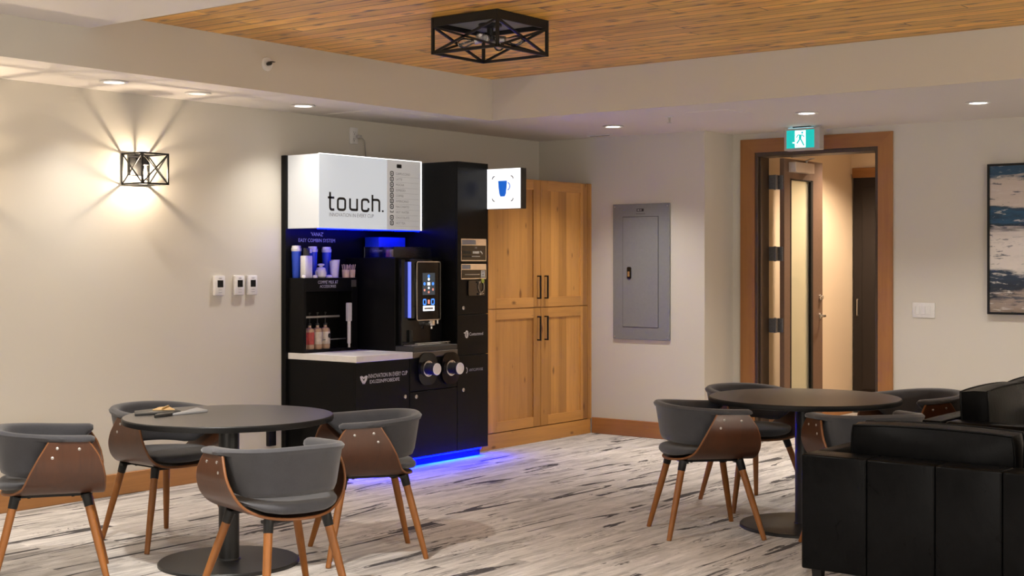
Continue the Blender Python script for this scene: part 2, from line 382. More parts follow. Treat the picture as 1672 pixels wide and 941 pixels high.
M['exit_green'] = emis('lit exit green', (.0, .40, .36), .85, (.0, .3, .3))
M['exit_white'] = emis('lit exit white', (.9, 1, 1), .95, (.8, .8, .8))
M['exit_top'] = emis('exit sign glow strip', (.45, .85, .95), .6)
M['led'] = emis('blue led strip', (.0, .003, 1.0), 14)
M['led_low'] = emis('dim blue led strip', (.0, .003, 1.0), 4)
M['led_soft'] = emis('blue side light', (.16, .22, 1.0), .55)
M['screen'] = emis('display', (.03, .04, .05), 1.0, (.01, .01, .01))
M['ui_blue'] = emis('display blue', (.06, .25, .9), .9)
M['ui_white'] = emis('display white', (.85, .92, 1), .95)
M['ui_red'] = emis('display red', (.8, .3, .22), .6)
M['lamp_on'] = emis('downlight lens lit', (1, .95, .88), 6.0)
M['lamp_dim'] = emis('downlight lens faint', (1, .92, .82), .55)
M['filament'] = emis('glowing filament', (1, .72, .40), 60)
def glass(name, tint=(1, 1, 1), r=.03, gl=None):
    m = bpy.data.materials.new(name); m.use_nodes = True; nt = m.node_tree; nt.nodes.remove(nt.nodes['Principled BSDF'])
    tr = N(nt, 'ShaderNodeBsdfTransparent'); tr.inputs[0].default_value = (*tint, 1); g = N(nt, 'ShaderNodeBsdfGlossy'); g.inputs['Roughness'].default_value = r
    fz = N(nt, 'ShaderNodeFresnel'); fz.inputs[0].default_value = 1.45; mx = N(nt, 'ShaderNodeMixShader')
    nt.links.new(math_n(nt, 'ADD', fz.outputs[0], gl or 0.0), mx.inputs[0]); nt.links.new(tr.outputs[0], mx.inputs[1]); nt.links.new(g.outputs[0], mx.inputs[2])
    nt.links.new(mx.outputs[0], nt.nodes['Material Output'].inputs[0]); return m
M['bulb'] = glass('clear bulb glass', (.97, .97, .97), .05, .06)
M['acrylic'] = glass('clear acrylic', (.80, .85, .95), .1, .05)
def frosted():
    m, nt, b = new_mat('frosted door glass'); f = noise(nt, coords(nt), 3, 2)
    nt.links.new(ramp(nt, f, [(.3, (.80, .84, .70)), (.7, (.86, .88, .75))]), b.inputs['Base Color'])
    b.inputs['Transmission Weight'].default_value = .75; b.inputs['Roughness'].default_value = .35; b.inputs['IOR'].default_value = 1.1
    return m
M['frost'] = frosted()
def painting():
    m, nt, b = new_mat('abstract canvas'); t = N(nt, 'ShaderNodeTexCoord'); s = N(nt, 'ShaderNodeSeparateXYZ'); nt.links.new(t.outputs['Object'], s.inputs[0])
    mp = N(nt, 'ShaderNodeMapping'); mp.inputs['Scale'].default_value = (1, 1.4, 7); nt.links.new(t.outputs['Object'], mp.inputs[0])
    n1 = noise(nt, mp.outputs[0], 1.5, 8, .62, .6); n2 = noise(nt, mp.outputs[0], 5, 6, .65, .4)
    zz = math_n(nt, 'ADD', math_n(nt, 'DIVIDE', s.outputs['Z'], 1.17), math_n(nt, 'MULTIPLY', math_n(nt, 'SUBTRACT', n1, .5), .36))
    c = ramp(nt, zz, [(.00, (.20, .15, .11)), (.10, (.30, .24, .20)), (.15, (.015, .022, .035)), (.27, (.02, .04, .07)), (.31, (.68, .63, .58)), (.47, (.76, .71, .66)),
                      (.54, (.66, .61, .57)), (.58, (.012, .022, .035)), (.66, (.02, .09, .16)), (.71, (.025, .05, .08)), (.75, (.60, .53, .47)), (.89, (.52, .45, .39)), (.94, (.02, .07, .13)), (1, (.02, .06, .11))])
    c = mixc(nt, ramp(nt, n2, [(.58, (0, 0, 0)), (.64, (.75, .75, .75))]), c, (.62, .58, .54))
    c = mixc(nt, ramp(nt, n2, [(.36, (.8, .8, .8)), (.42, (0, 0, 0))]), c, (.02, .04, .07))
    nt.links.new(c, b.inputs['Base Color']); b.inputs['Roughness'].default_value = .6; bump(nt, b, n2, .15, .004); return m
M['canvas'] = painting()

# ------------------------------------------------------------------ room shell
CE = 2.66; WZ = 2.985; BZ = 2.89
XB = 10.40; XF = 10.90; YL = 7.65; X0 = -3.0; Y0 = -3.0
def st(name, mat, *boxes):
    mb = MB()
    for b in boxes: mb.box(*b)
    return struct(mb.single(name, mat, smooth=None, loc=(0, 0, 0)))
st('floor', M['carpet'], (X0-.2, 15, Y0-.2, 8.2, -.1, 0))
st('wall_left', M['wall'], (X0-.2, XB, YL, YL+.2, 0, 3.2))
st('wall_back', M['wall'], (XB, XF+.2, 5.90, YL+.2, 0, 3.2))
OY0, OY1, OZ = 4.554, 5.677, 2.49
st('wall_far', M['wall'], (XF, XF+.2, OY1, 5.90, 0, 3.2), (XF, XF+.2, Y0-.2, OY0, 0, 3.2), (XF, XF+.2, OY0, OY1, OZ, 3.2))
st('wall_right', M['wall'], (X0-.2, XF, Y0-.2, Y0, 0, 3.2))
st('wall_front', M['wall'], (X0-.2, X0, Y0, YL, 0, 3.2))
SX, SY = 8.65, 6.825
st('ceiling', M['ceil'], (X0, XF, SY, YL, CE, 3.2), (SX, XF, Y0, SY, CE, 3.2))
st('ceiling_beam', M['ceil'], (X0, 4.90, Y0, SY, BZ, 3.2))
st('ceiling_wood', M['pine_ceil'], (4.90, SX, Y0, SY, WZ, 3.2))
# soffit faces carry the wall colour
st('trim_1', M['wall'], (X0, SX+.004, SY-.004, SY+.004, CE-.001, WZ), (SX-.004, SX+.004, Y0, SY, CE-.001, WZ))
wn_ = MB()
for a in ((-2.985, -2.93, .1, .18, .62, 2.48), (-2.985, -2.93, 4.62, 4.70, .62, 2.48), (-2.985, -2.93, .18, 4.62, .62, .70), (-2.985, -2.93, .18, 4.62, 2.40, 2.48)): wn_.box(*a)
struct(wn_.single('added_window_frame', M['casing'], loc=(0, 0, 0)))  # made-up frame around the added fill light, never in view
# corridor
st('wall_corridor_left', M['corr'], (XF+.2, 13.6, 5.90, 6.1, 0, 2.9))
st('wall_corridor_end', M['corr'], (13.4, 13.6, 3.0, 5.90, 2.44, 2.9), (13.4, 13.6, 3.0, 4.85, 0, 2.44))
st('wall_corridor_right', M['corr'], (XF+.2, 13.4, 3.4, 3.6, 0, 2.9))
st('ceiling_corridor', M['ceil'], (XF+.2, 13.6, 3.4, 6.1, 2.80, 2.9))
# baseboards
def bb(name, mat, *b):
    mb = MB()
    for q in b: mb.box(*q, bev=.004, seg=1)
    return struct(mb.single(name, mat, loc=(0, 0, 0)))
bb('baseboard_left', M['base_x'], (X0, 7.15, YL-.018, YL, 0, .143))
bb('baseboard_back', M['base_y'], (XB-.018, XB, 5.882, 7.05, 0, .143))
bb('baseboard_step', M['base_x'], (XB-.018, XF, 5.882, 5.90, 0, .143))
bb('baseboard_far', M['base_y'], (XF-.018, XF, Y0, 4.43, 0, .143), (XF-.018, XF, 5.816, 5.882, 0, .143))
bb('baseboard_corridor', M['base_x'], (XF+.2, 13.4, 5.882, 5.90, 0, .16))

# ------------------------------------------------------------------ door
d1 = thing('door_1', 'open bronze door with tall glass pane in a wide alder casing', 'door', (XF, 5.1, 0)); struct(d1)
cas = MB()
cas.loft([[Vector((XF-.022, y, z)) for y, z in q] + [] for q in ()] or [[Vector((XF-.022, OY1, 0)), Vector((XF, OY1, 0)), Vector((XF, OY1+.138, 0)), Vector((XF-.022, OY1+.138, 0))],
          [Vector((XF-.022, OY1, OZ)), Vector((XF, OY1, OZ)), Vector((XF, OY1+.138, OZ+.118)), Vector((XF-.022, OY1+.138, OZ+.118))]])
cas.loft([[Vector((XF-.022, OY0, 0)), Vector((XF, OY0, 0)), Vector((XF, OY0-.124, 0)), Vector((XF-.022, OY0-.124, 0))],
          [Vector((XF-.022, OY0, OZ)), Vector((XF, OY0, OZ)), Vector((XF, OY0-.124, OZ+.118)), Vector((XF-.022, OY0-.124, OZ+.118))]])
cas.part('casing', M['casing'], d1)
ch = MB()
ch.loft([[Vector((XF-.022, OY1, OZ)), Vector((XF, OY1, OZ)), Vector((XF, OY1+.138, OZ+.118)), Vector((XF-.022, OY1+.138, OZ+.118))],
         [Vector((XF-.022, OY0, OZ)), Vector((XF, OY0, OZ)), Vector((XF, OY0-.124, OZ+.118)), Vector((XF-.022, OY0-.124, OZ+.118))]])
ch.part('head_casing', M['casing_h'], d1)
jm = MB()
for a, b in ((OY1-.024, OY1+.001), (OY0-.001, OY0+.024)): jm.box(XF-.012, XF+.205, a, b, 0, OZ, .002, 1)
jm.box(XF-.012, XF+.205, OY0+.024, OY1-.024, OZ-.035, OZ+.001, .002, 1)
jm.box(XF+.02, XF+.055, OY1-.04, OY1-.024, 0, OZ-.035); jm.box(XF+.02, XF+.055, OY0+.024, OY0+.04, 0, OZ-.035)
jm.part('jamb', M['bronze'], d1)
LX0, LX1, LY0, LY1, LZ1 = 11.165, 11.945, 5.535, 5.58, 2.455
lf = MB()
lf.box(LX0, 11.285, LY0, LY1, .012, LZ1, .002, 1); lf.box(11.735, LX1, LY0, LY1, .012, LZ1, .002, 1)
lf.box(11.285, 11.735, LY0, LY1, .012, .26); lf.box(11.285, 11.735, LY0, LY1, 2.28, LZ1)
leaf = lf.part('leaf', M['bronze_leaf'], d1)
gb = MB()
for q in ((11.285, 11.297, .26, 2.28), (11.690, 11.735, .26, 2.28), (11.285, 11.735, .26, .272), (11.285, 11.735, 2.268, 2.28)):
    gb.box(q[0], q[1], LY0-.004, LY1+.004, q[2], q[3], .001, 1)
gb.part('glazing_bead', M['black'], leaf)
MB().box(11.297, 11.690, 5.552, 5.562, .272, 2.268).part('glass_pane', M['frost'], leaf)
for z in (2.18, 1.55, .92, .30):
    h = MB(); h.box(11.085, 11.125, 5.575, 5.645, z, z+.125, .002, 1); h.box(11.15, 11.17, 5.545, 5.60, z, z+.125, .002, 1)
    h.tube([(11.137, 5.61, z-.004), (11.137, 5.61, z+.129)], .011); h.part('hinge', M['hinge'], d1)
cl = MB(); cl.box(11.24, 11.62, LY0-.075, LY0-.002, 2.335, 2.425, .006); clo = cl.part('door_closer', M['closer'], leaf)
ar = MB(); ar.tube([(11.52, LY0-.04, 2.425), (11.52, LY0-.04, 2.448)], .012); ar.bar((11.52, LY0-.04, 2.447), (11.25, 5.30, 2.447), .022, .006); ar.bar((11.25, 5.30, 2.447), (11.07, 5.42, 2.449), .022, .006); ar.part('closer_arm', M['brushed'], clo)
hd = MB(); hd.lathe([(.026, 0), (.026, -.008), (.012, -.010), (.011, -.05)], (11.89, LY0, 1.045), 16, 'y'); hd.tube([(11.89, LY0-.05, 1.045), (11.86, LY0-.055, 1.045), (11.775, LY0-.055, 1.043)], [.011, .010, .008])
hd.lathe([(.026, 0), (.026, .008), (.012, .010), (.011, .05)], (11.89, LY1, 1.045), 16, 'y'); hd.tube([(11.89, LY1+.05, 1.045), (11.86, LY1+.055, 1.045), (11.775, LY1+.055, 1.043)], [.011, .010, .008]); hd.box(LX1-.001, LX1+.004, LY0+.01, LY1-.01, .98, 1.11)
hd.part('lever_handle', M['chrome'], leaf)
lk = MB(); lk.lathe([(.028, 0), (.027, -.012), (.018, -.018), (.017, -.03), (.002, -.03)], (11.89, LY0, 1.215), 18, 'y'); lk.part('deadbolt', M['chrome'], leaf)
# dark corridor door with its lintel
d2 = thing('door_2', 'dark stained door at the end of the corridor under an alder lintel', 'door', (13.4, 5.4, 0)); struct(d2)
MB().box(13.385, 13.4, 4.85, 5.88, 2.40, 2.50, .003, 1).part('lintel', M['casing_h'], d2)
p = MB().box(13.42, 13.46, 4.87, 5.88, .01, 2.41, .002, 1); p.box(13.41, 13.42, 4.98, 5.78, .25, 2.3, .002, 1); dl = p.part('leaf', M['dark_door'], d2)
h = MB(); h.bar((13.40, 5.83, 1.00), (13.40, 5.83, 1.16), .012); h.bar((13.40, 5.83, 1.16), (13.42, 5.83, 1.16), .012); h.bar((13.40, 5.83, 1.0), (13.42, 5.83, 1.0), .012); h.part('pull_handle', M['brushed'], dl)

# ------------------------------------------------------------------ downlights
def downlight(x, y, z, label, watt, lens='lamp_on', spread=112):
    t = thing('downlight', label, 'light', (x, y, z), 0, 'recessed ceiling downlights')
    MB().lathe([(.060, .0), (.082, 0), (.088, -.004), (.086, -.008), (.066, -.010), (.060, -.004)], (x, y, z), 32).part('trim_ring', M['white'], t)
    MB().lathe([(.061, -.001), (.061, -.005), (.02, -.0055)], (x, y, z), 32).part('lens', M[lens], t)
    if watt:
        l = bpy.data.lights.new('downlight_beam', 'SPOT'); l.energy = watt; l.color = WARM; l.spot_size = math.radians(spread); l.spot_blend = 1.0; l.shadow_soft_size = .05
        o = bpy.data.objects.new('downlight_beam', l); COL.objects.link(o); o.location = (x, y, z - .013); o['kind'] = 'structure'
downlight(5.356, 7.217, CE, 'lit downlight in the low ceiling directly above the left of the wall sconce', DOWN_W*.55)
downlight(6.06, 7.269, CE, 'faint downlight in the low ceiling above and right of the wall sconce', 0, 'lamp_dim')
downlight(6.988, 7.234, CE, 'lit downlight in the low ceiling above the left end of the white coffee sign', DOWN_W*.5)
downlight(9.60, 6.305, CE, 'lit downlight in the low ceiling above the grey electrical panel', DOWN_W)
downlight(9.625, 4.589, CE, 'lit downlight in the low ceiling just above the exit sign', DOWN_W)
downlight(9.735, 3.337, CE, 'lit downlight furthest right in the photo, above the wall switch', DOWN_W)
downlight(3.70, 7.22, CE, 'lit downlight over the left wall, outside the frame to the left', DOWN_W*.6)
for i, (x, y) in enumerate(((9.7, 1.9), (9.7, .3))): downlight(x, y, CE, 'added fill downlight outside the frame on the right, %s along the far wall' % ('nearer' if i else 'next'), DOWN_W)  # added lamps out of view, there to brighten the room
for i, (x, y) in enumerate(((3.4, 4.6), (3.4, 1.8), (1.0, 4.6), (1.0, -.6), (3.4, -1.2), (-1.4, 1.8))):
    downlight(x, y, BZ, 'added fill downlight in the flat ceiling behind the camera, %s' % ('over the left table', 'before the sofa', 'near the left wall', 'by the right wall', 'over the right wall side', 'by the front wall')[i], FILL_W, spread=150)  # unseen lamps added to raise the overall brightness

# ------------------------------------------------------------------ wall sconces
def bulb(mb, c, d, L=.10, r=.03):
    """pear bulb from socket point c along direction d"""
    c = Vector(c); d = Vector(d).normalized(); u = Vector((0, 0, 1)) if abs(d.z) < .9 else Vector((1, 0, 0)); s = d.cross(u).normalized(); u = s.cross(d)
    secs = []
    for t, k in ((0, .42), (.15, .45), (.3, .62), (.45, .85), (.62, 1.0), (.78, .93), (.9, .66), (.97, .35), (1, .08)):
        secs.append([c + d*L*t + (s*math.cos(2*PI*q/16) + u*math.sin(2*PI*q/16))*r*k for q in range(16)])
    mb.loft(secs)
def sconce(x0, label, flip=None, watt=None):
    first = set(COL.objects)
    x1, ya, yb, z0, z1 = x0 + .21, YL-.212, YL-.006, 2.055, 2.253
    t = thing('wall_sconce', label, 'lamp', ((x0+x1)/2, YL, z0), 0, 'black cage wall sconces')
    c = MB(); k = .011
    for z in (z0, z1):
        c.bar((x0, ya, z), (x1, ya, z), k); c.bar((x0, ya, z), (x0, yb, z), k); c.bar((x1, ya, z), (x1, yb, z), k); c.bar((x0, yb, z), (x1, yb, z), k)
    for x in (x0, x1):
        for y in (ya, yb): c.bar((x, y, z0-k/2), (x, y, z1+k/2), k)
        c.bar((x, ya, z0), (x, yb, z1), .007); c.bar((x, ya, z1), (x, yb, z0), .007)
    c.bar((x0, ya, z0), (x1, ya, z1), .007); c.bar((x0, ya, z1), (x1, ya, z0), .007)
    c.part('cage', M['black'], t)
    cx = (x0+x1)/2; cy = YL-.11
    b = MB(); b.box(cx-.055, cx+.055, YL-.02, YL, 2.115, 2.235, .004); b.part('wall_plate', M['black'], t)
    s = MB(); s.bar((cx, YL-.02, 2.225), (cx, cy, 2.225), .014); s.lathe([(.006, .02), (.022, .018), (.024, -.035), (.018, -.038)], (cx, cy, 2.217), 20); s.part('socket', M['black'], t)
    g = MB(); bulb(g, (cx, cy, 2.18), (0, 0, -1), .105, .03); gl = g.part('bulb', M['bulb'], t)
    f = MB(); f.tube([(cx, cy, 2.172), (cx, cy, 2.115)], .0035, 8); f.part('filament', M['filament'], gl)
    l = bpy.data.lights.new('sconce_glow', 'POINT'); l.energy = SCONCE_W; l.color = WARMER; l.shadow_soft_size = .012
    o = bpy.data.objects.new('sconce_glow', l); COL.objects.link(o); o.location = (cx, cy, 2.125); o['kind'] = 'structure'
    if watt: l.energy = watt
    if flip is not None: l.color = WARM
    if flip is not None:                                   # same lamp added as unseen fill on the opposite wall: turned half round
        t.rotation_euler.z = PI; t.location.y = flip; o.location.y = flip + .11; o.location.x = cx
sconce(5.74, 'lit black cage wall sconce with crossed bars on the left wall')
sconce(4.30, 'lit black cage wall sconce outside the frame on the left', None, 22.0)
for i, x in enumerate((3.4, 5.0, 6.6)): sconce(x, 'added black cage fill sconce on the right wall outside the frame, %s' % ('first', 'second', 'third')[i], Y0, 150.0)  # unseen sconces added to throw light up onto the pine ceiling

# ------------------------------------------------------------------ ceiling cage lamp
def ceiling_lamp():
    x0, x1, y0, y1, z0 = 6.26, 6.74, 4.90, 5.385, 2.776
    t = thing('ceiling_lamp', 'square black cage flush lamp with crossed bars on the pine ceiling', 'lamp', ((x0+x1)/2, (y0+y1)/2, WZ))
    c = MB(); k = .016
    for z, kk in ((z0, k), ):
        for a, b in (((x0, y0), (x1, y0)), ((x1, y0), (x1, y1)), ((x1, y1), (x0, y1)), ((x0, y1), (x0, y0))): c.bar((*a, z), (*b, z), kk)
    zt = WZ-.052
    for x in (x0, x1):
        for y in (y0, y1): c.bar((x, y, z0-k/2), (x, y, WZ-.001), k)
    for a, b in (((x0, y0), (x1, y0)), ((x1, y0), (x1, y1)), ((x1, y1), (x0, y1)), ((x0, y1), (x0, y0))):
        c.bar((*a, z0), (*b, zt), .013); c.bar((*a, zt), (*b, z0), .013)
        c.bar((*a, WZ-.027), (*b, WZ-.027), .012, .052)
    c.part('cage', M['black'], t)
    MB().box(x0+.02, x1-.02, y0+.02, y1-.02, WZ-.03, WZ-.002, .004).part('ceiling_plate', M['panel'], t)
    cx, cy = (x0+x1)/2, (y0+y1)/2
    hb = MB(); hb.lathe([(.07, WZ-.03), (.07, WZ-.045), (.02, WZ-.055), (.018, WZ-.10), (.035, WZ-.105), (.035, WZ-.13), (.01, WZ-.135)], (cx, cy, 0), 24)
    hub = hb.part('hub', M['black'], t)
    for i, a in enumerate((20, 110, 200, 290)):
        a = math.radians(a); d = Vector((math.cos(a), math.sin(a), -.12)).normalized(); p = Vector((cx, cy, WZ-.115))
        s = MB(); s.tube([p + d*.02, p + d*.055, p + d*.056, p + d*.095, p + d*.096], [.008, .008, .019, .020, .016], 16); so = s.part('socket', M['brushed'], t)
        g = MB(); bulb(g, p + d*.094, d, .115, .032); g.part('bulb', M['bulb'], so)
ceiling_lamp()

# ------------------------------------------------------------------ small ceiling and wall fittings
def sprinkler_ceiling(x, y, z, label):
    t = thing('fire_sprinkler', label, 'sprinkler', (x, y, z))
    MB().lathe([(.012, 0), (.034, -.001), (.03, -.006), (.014, -.008)], (x, y, z), 24).part('escutcheon', M['white'], t)
    s = MB(); s.lathe([(.009, -.006), (.009, -.022), (.006, -.024)], (x, y, z), 12); s.bar((x-.010, y, z-.02), (x-.006, y, z-.048), .004); s.bar((x+.010, y, z-.02), (x+.006, y, z-.048), .004); s.lathe([(.003, -.046), (.017, -.048), (.017, -.051), (.003, -.052)], (x, y, z), 14)
    s.part('head', M['brushed'], t)
sprinkler_ceiling(9.224, 5.541, CE, 'small pendant fire sprinkler in the low ceiling left of the exit sign')
t = thing('fire_sprinkler', 'white sidewall fire sprinkler on the face of the ceiling soffit above the coffee station', 'sprinkler', (6.261, SY-.004, 2.836))
MB().lathe([(.015, 0), (.047, -.001), (.045, -.008), (.03, -.012), (.018, -.008)], (6.261, SY-.004, 2.836), 28, 'y').part('escutcheon', M['white'], t)
s = MB(); s.lathe([(.012, -.006), (.012, -.035), (.004, -.05)], (6.261, SY-.004, 2.836), 14, 'y'); s.box(6.255, 6.285, SY-.06, SY-.02, 2.846, 2.850); s.part('head', M['plastic'], t)
def hatch(x0, x1, y0, y1, label):
    t = thing('access_hatch', label, 'hatch', ((x0+x1)/2, (y0+y1)/2, CE))
    MB().box(x0, x1, y0, y1, CE-.003, CE-.0002).part('hatch_frame', M['ceil'], t)
    MB().box(x0+.02, x1-.02, y0+.02, y1-.02, CE-.0045, CE-.003).part('hatch_panel', M['ceil'], t)
hatch(9.05, 9.42, 4.93, 5.30, 'flush square access hatch in the low ceiling between the sprinkler and the exit sign')
hatch(7.49, 8.19, 6.95, 7.60, 'flush access hatch in the low ceiling above the coffee station')
t = thing('ceiling_slot_vent', 'thin white slot vent in the low ceiling next to the corner above the cabinet', 'vent', (10.20, 6.80, CE))
MB().box(10.17, 10.23, 6.72, 6.96, CE-.008, CE, .002, 1).part('vent_frame', M['white'], t); MB().box(10.192, 10.208, 6.74, 6.94, CE-.0095, CE-.008).part('slot', M['ink'], t)

t = thing('wall_outlet', 'white wall outlet high up above the coffee station with a plug in it', 'outlet', (7.94, YL, 2.47))
MB().box(7.885, 7.975, YL-.012, YL, 2.468, 2.598, .004).part('cover_plate', M['white'], t)
for z in (2.50, 2.553):
    f = frY(7.93, YL-.012, z); q = MB(); q.rrect(-.017, .017, -.016, .022, .008, f, 0, .003); so = q.part('socket_face', M['white'], t)
    s = MB(); s.rect(-.009, -.006, .002, .013, f, .003, .0036); s.rect(.006, .009, .002, .013, f, .003, .0036); s.poly(arc(0, -.007, .004, 0, 360, 10)[:-1], f, .003, .0036); s.part('slots', M['ink'], so)
t = thing('power_plug', 'dark plug stuck in the wall outlet above the coffee station', 'plug', (7.955, YL-.016, 2.51))
MB().box(7.945, 7.985, YL-.05, YL-.0161, 2.515, 2.54, .006).part('plug_body', M['greyplate'], t)
q = MB(); q.tube([(7.982, YL-.035, 2.527), (8.03, YL-.03, 2.50), (8.06, YL-.012, 2.42), (8.07, YL-.010, 2.335)], .004, 8); q.part('cord', M['greyplate'], t)

for (x0, x1, lab) in ((6.51, 6.605, 'leftmost of the three white wall controllers left of the coffee station'), (6.697, 6.786, 'middle one of the three white wall controllers left of the coffee station'), (6.82, 6.909, 'rightmost of the three white wall controllers, nearest the coffee station')):
    t = thing('thermostat', lab, 'thermostat', ((x0+x1)/2, YL, 1.30), 0, 'white wall controllers')
    MB().box(x0, x1, YL-.026, YL, 1.301, 1.442, .006).part('housing', M['white'], t)
    f = frY(x0, YL-.026, 1.301); w_ = x1 - x0
    MB().rrect(.25*w_, .80*w_, .058, .108, .003, f, 0, .0012).part('display', M['gloss'], t)
    q = MB(); q.rrect(.36*w_, .66*w_, .119, .124, .002, f, 0, .001); q.rect(.34*w_, .68*w_, .038, .041, f, 0, .001); q.rect(.34*w_, .68*w_, .020, .023, f, 0, .001); q.part('buttons', M['grey_ink'], t)

t = thing('light_switch', 'white three-gang rocker switch plate on the far wall right of the door', 'switch', (XF, 4.175, 1.09))
MB().box(XF-.008, XF, 4.081, 4.268, 1.09, 1.212, .004).part('cover_plate', M['white'], t)
for i in range(3):
    y = 4.128 + i*.0465
    MB().box(XF-.013, XF-.008, y-.016, y+.016, 1.118, 1.185, .002, 1).part('rocker', M['white'], t)

t = thing('electrical_panel', 'grey metal electrical panel with black latch on the wall right of the cabinet', 'panel', (XB-.004, 6.523, .857))
MB().box(XB-.018, XB-.004, 6.235, 6.820, .857, 2.052, .003, 1).part('cover', M['panel'], t)
f = frX(XB-.018, 6.820, .857)
q = MB(); q.rect(.108, .470, .112, 1.08, f, 0, .004); dr = q.part('panel_door', M['panel'], t)
q = MB()
for a in ((.104, .108, .108, 1.084), (.470, .474, .108, 1.084), (.104, .474, .108, .112), (.104, .474, 1.08, 1.084)): q.rect(*a, f, 0, .0012)
q.part('door_gap', M['ink'], t)
q = MB(); q.rrect(.155, .197, .535, .640, .012, f, .004, .012); la = q.part('latch', M['gloss'], dr); q = MB(); q.rrect(.166, .186, .555, .600, .004, f, .012, .018); q.part('latch_key', M['chrome'], la)
q = MB(); q.rect(.250, .322, 1.128, 1.152, f, 0, .001); nb = q.part('name_badge', M['ink'], t); q = MB(); q.rect(.258, .280, 1.134, 1.146, f, .001, .0015); q.rect(.288, .300, 1.134, 1.146, f, .001, .0015); q.part('badge_marks', M['dim_ink'], nb)
q = MB(); [q.rect(.245 + .016*i, .256 + .016*i, 1.105, 1.109, f, 0, .0006) for i in range(6)]; q.part('small_print', M['ink'], t)
q = MB(); [q.lathe([(.006, 0), (.006, -.003), (.002, -.004)], (XB-.018, y, z), 10, 'x') for y in (6.255, 6.80) for z in (.88, 2.03)]; q.part('corner_screws', M['brushed'], t)

t = thing('painting', 'abstract blue and white painting in a thin black frame on the far wall', 'painting', (XF, 3.05, 1.133))
q = MB()
for a in ((2.45, 3.651, 1.133, 1.150), (2.45, 3.651, 2.284, 2.301), (2.45, 2.467, 1.15, 2.284), (3.634, 3.651, 1.15, 2.284)): q.box(XF-.045, XF-.002, *a)
q.part('frame', M['black'], t); MB().box(XF-.034, XF-.004, 2.467, 3.634, 1.15, 2.284).part('canvas', M['canvas'], t)

# exit sign
t = thing('exit_sign', 'lit teal exit sign with a white running figure hanging before the door', 'sign', (10.60, 5.075, CE))
ex0, ey0, ey1, ez0, ez1 = 10.55, 4.916, 5.234, 2.463, 2.645
MB().box(ex0, ex0+.085, ey0, ey1, ez0, ez1, .004, 1).part('housing', M['greyplate'], t)
MB().box(ex0+.01, ex0+.075, 5.00, 5.16, ez1, CE).part('ceiling_mount', M['black'], t)
MB().box(ex0+.004, ex0+.08, 4.98, 5.20, ez1, ez1+.004).part('top_glow', M['exit_top'], t)
f = frX(ex0, ey1, ez0)
q = MB(); q.rect(.024, .272, .018, .166, f, 0, .0015); fc = q.part('face', M['exit_green'], t)
q = MB(); q.rect(.100, .196, .022, .162, f, .0015, .0022); q.rect(.078, .100, .058, .068, f, .0015, .0022); q.part('doorway', M['exit_white'], fc)
q = MB(); q.poly(arc(.166, .143, .0095, 0, 360, 14)[:-1], f, .0022, .003)
for s_, w_ in (([(.150, .126), (.146, .096)], .022), ([(.146, .098), (.135, .078), (.118, .056)], .012), ([(.148, .098), (.163, .072), (.182, .036)], .012), ([(.148, .126), (.126, .124), (.114, .104)], .009), ([(.152, .126), (.170, .122), (.184, .106)], .009), ([(.116, .040), (.110, .036)], .009)):
    q.stroke(s_, w_, f, .0022, .003)
q.part('runner', M['exit_green'], fc)

# black outlet box with cord by the kiosk
t = thing('cable_cover', 'short black cable cover on the left wall just above the baseboard beside the coffee station', 'cable cover', (7.05, YL, .16))
MB().box(7.015, 7.085, YL-.035, YL, .185, .46, .004).part('cover', M['black'], t); q = MB(); q.tube([(7.085, YL-.02, .42), (7.12, YL-.02, .42), (7.158, YL-.02, .40)], .008); q.part('cord', M['black'], t)

# ------------------------------------------------------------------ tall pine cabinet
CX0, CX1, CY = 8.72, 10.395, 7.06
t = thing('storage_cabinet', 'tall knotty alder cabinet with four shaker doors beside the coffee station', 'cabinet', (9.56, 7.3, 0))
c = MB(); c.box(CX0, CX1, CY+.021, YL-.002, .13, 2.245); c.box(10.335, CX1, CY, CY+.021, .13, 2.245); c.box(CX0, 8.895, CY, CY+.021, .13, 2.245); c.part('carcass', M['alder'], t)
MB().box(CX0, XB-.02, CY+.0, YL-.002, 0, .128).part('plinth', M['alder_h'], t)
def shaker(x0, x1, z0, z1, hx, hz0, hz1):
    s = .102; r = .084; y0, y1 = CY, CY+.021
    dd = MB().box(x0+.01, x1-.01, y0+.011, y1-.001, z0+.01, z1-.01).part('door', M['alder'], t)
    for a in ((x0, x0+s), (x1-s, x1)): MB().box(a[0], a[1], y0, y1, z0, z1, .002, 1).part('stile', M['alder'], dd)
    for a in ((z0, z0+r), (z1-r, z1)): MB().box(x0+s, x1-s, y0, y1, a[0], a[1], .002, 1).part('rail', M['alder_h'], dd)
    h = MB(); h.bar((hx, y0-.034, hz0), (hx, y0-.034, hz1), .012); h.bar((hx, y0, hz0+.006), (hx, y0-.034, hz0+.006), .011); h.bar((hx, y0, hz1-.006), (hx, y0-.034, hz1-.006), .011)
    h.part('handle', M['black'], dd)
ZM = 1.150
shaker(8.90, 9.622, ZM+.004, 2.240, 9.575, 1.225, 1.425); shaker(9.628, 10.330, ZM+.004, 2.240, 9.68, 1.225, 1.425)
shaker(8.90, 9.622, .135, ZM-.004, 9.575, .868, 1.078); shaker(9.628, 10.330, .135, ZM-.004, 9.68, .868, 1.078)

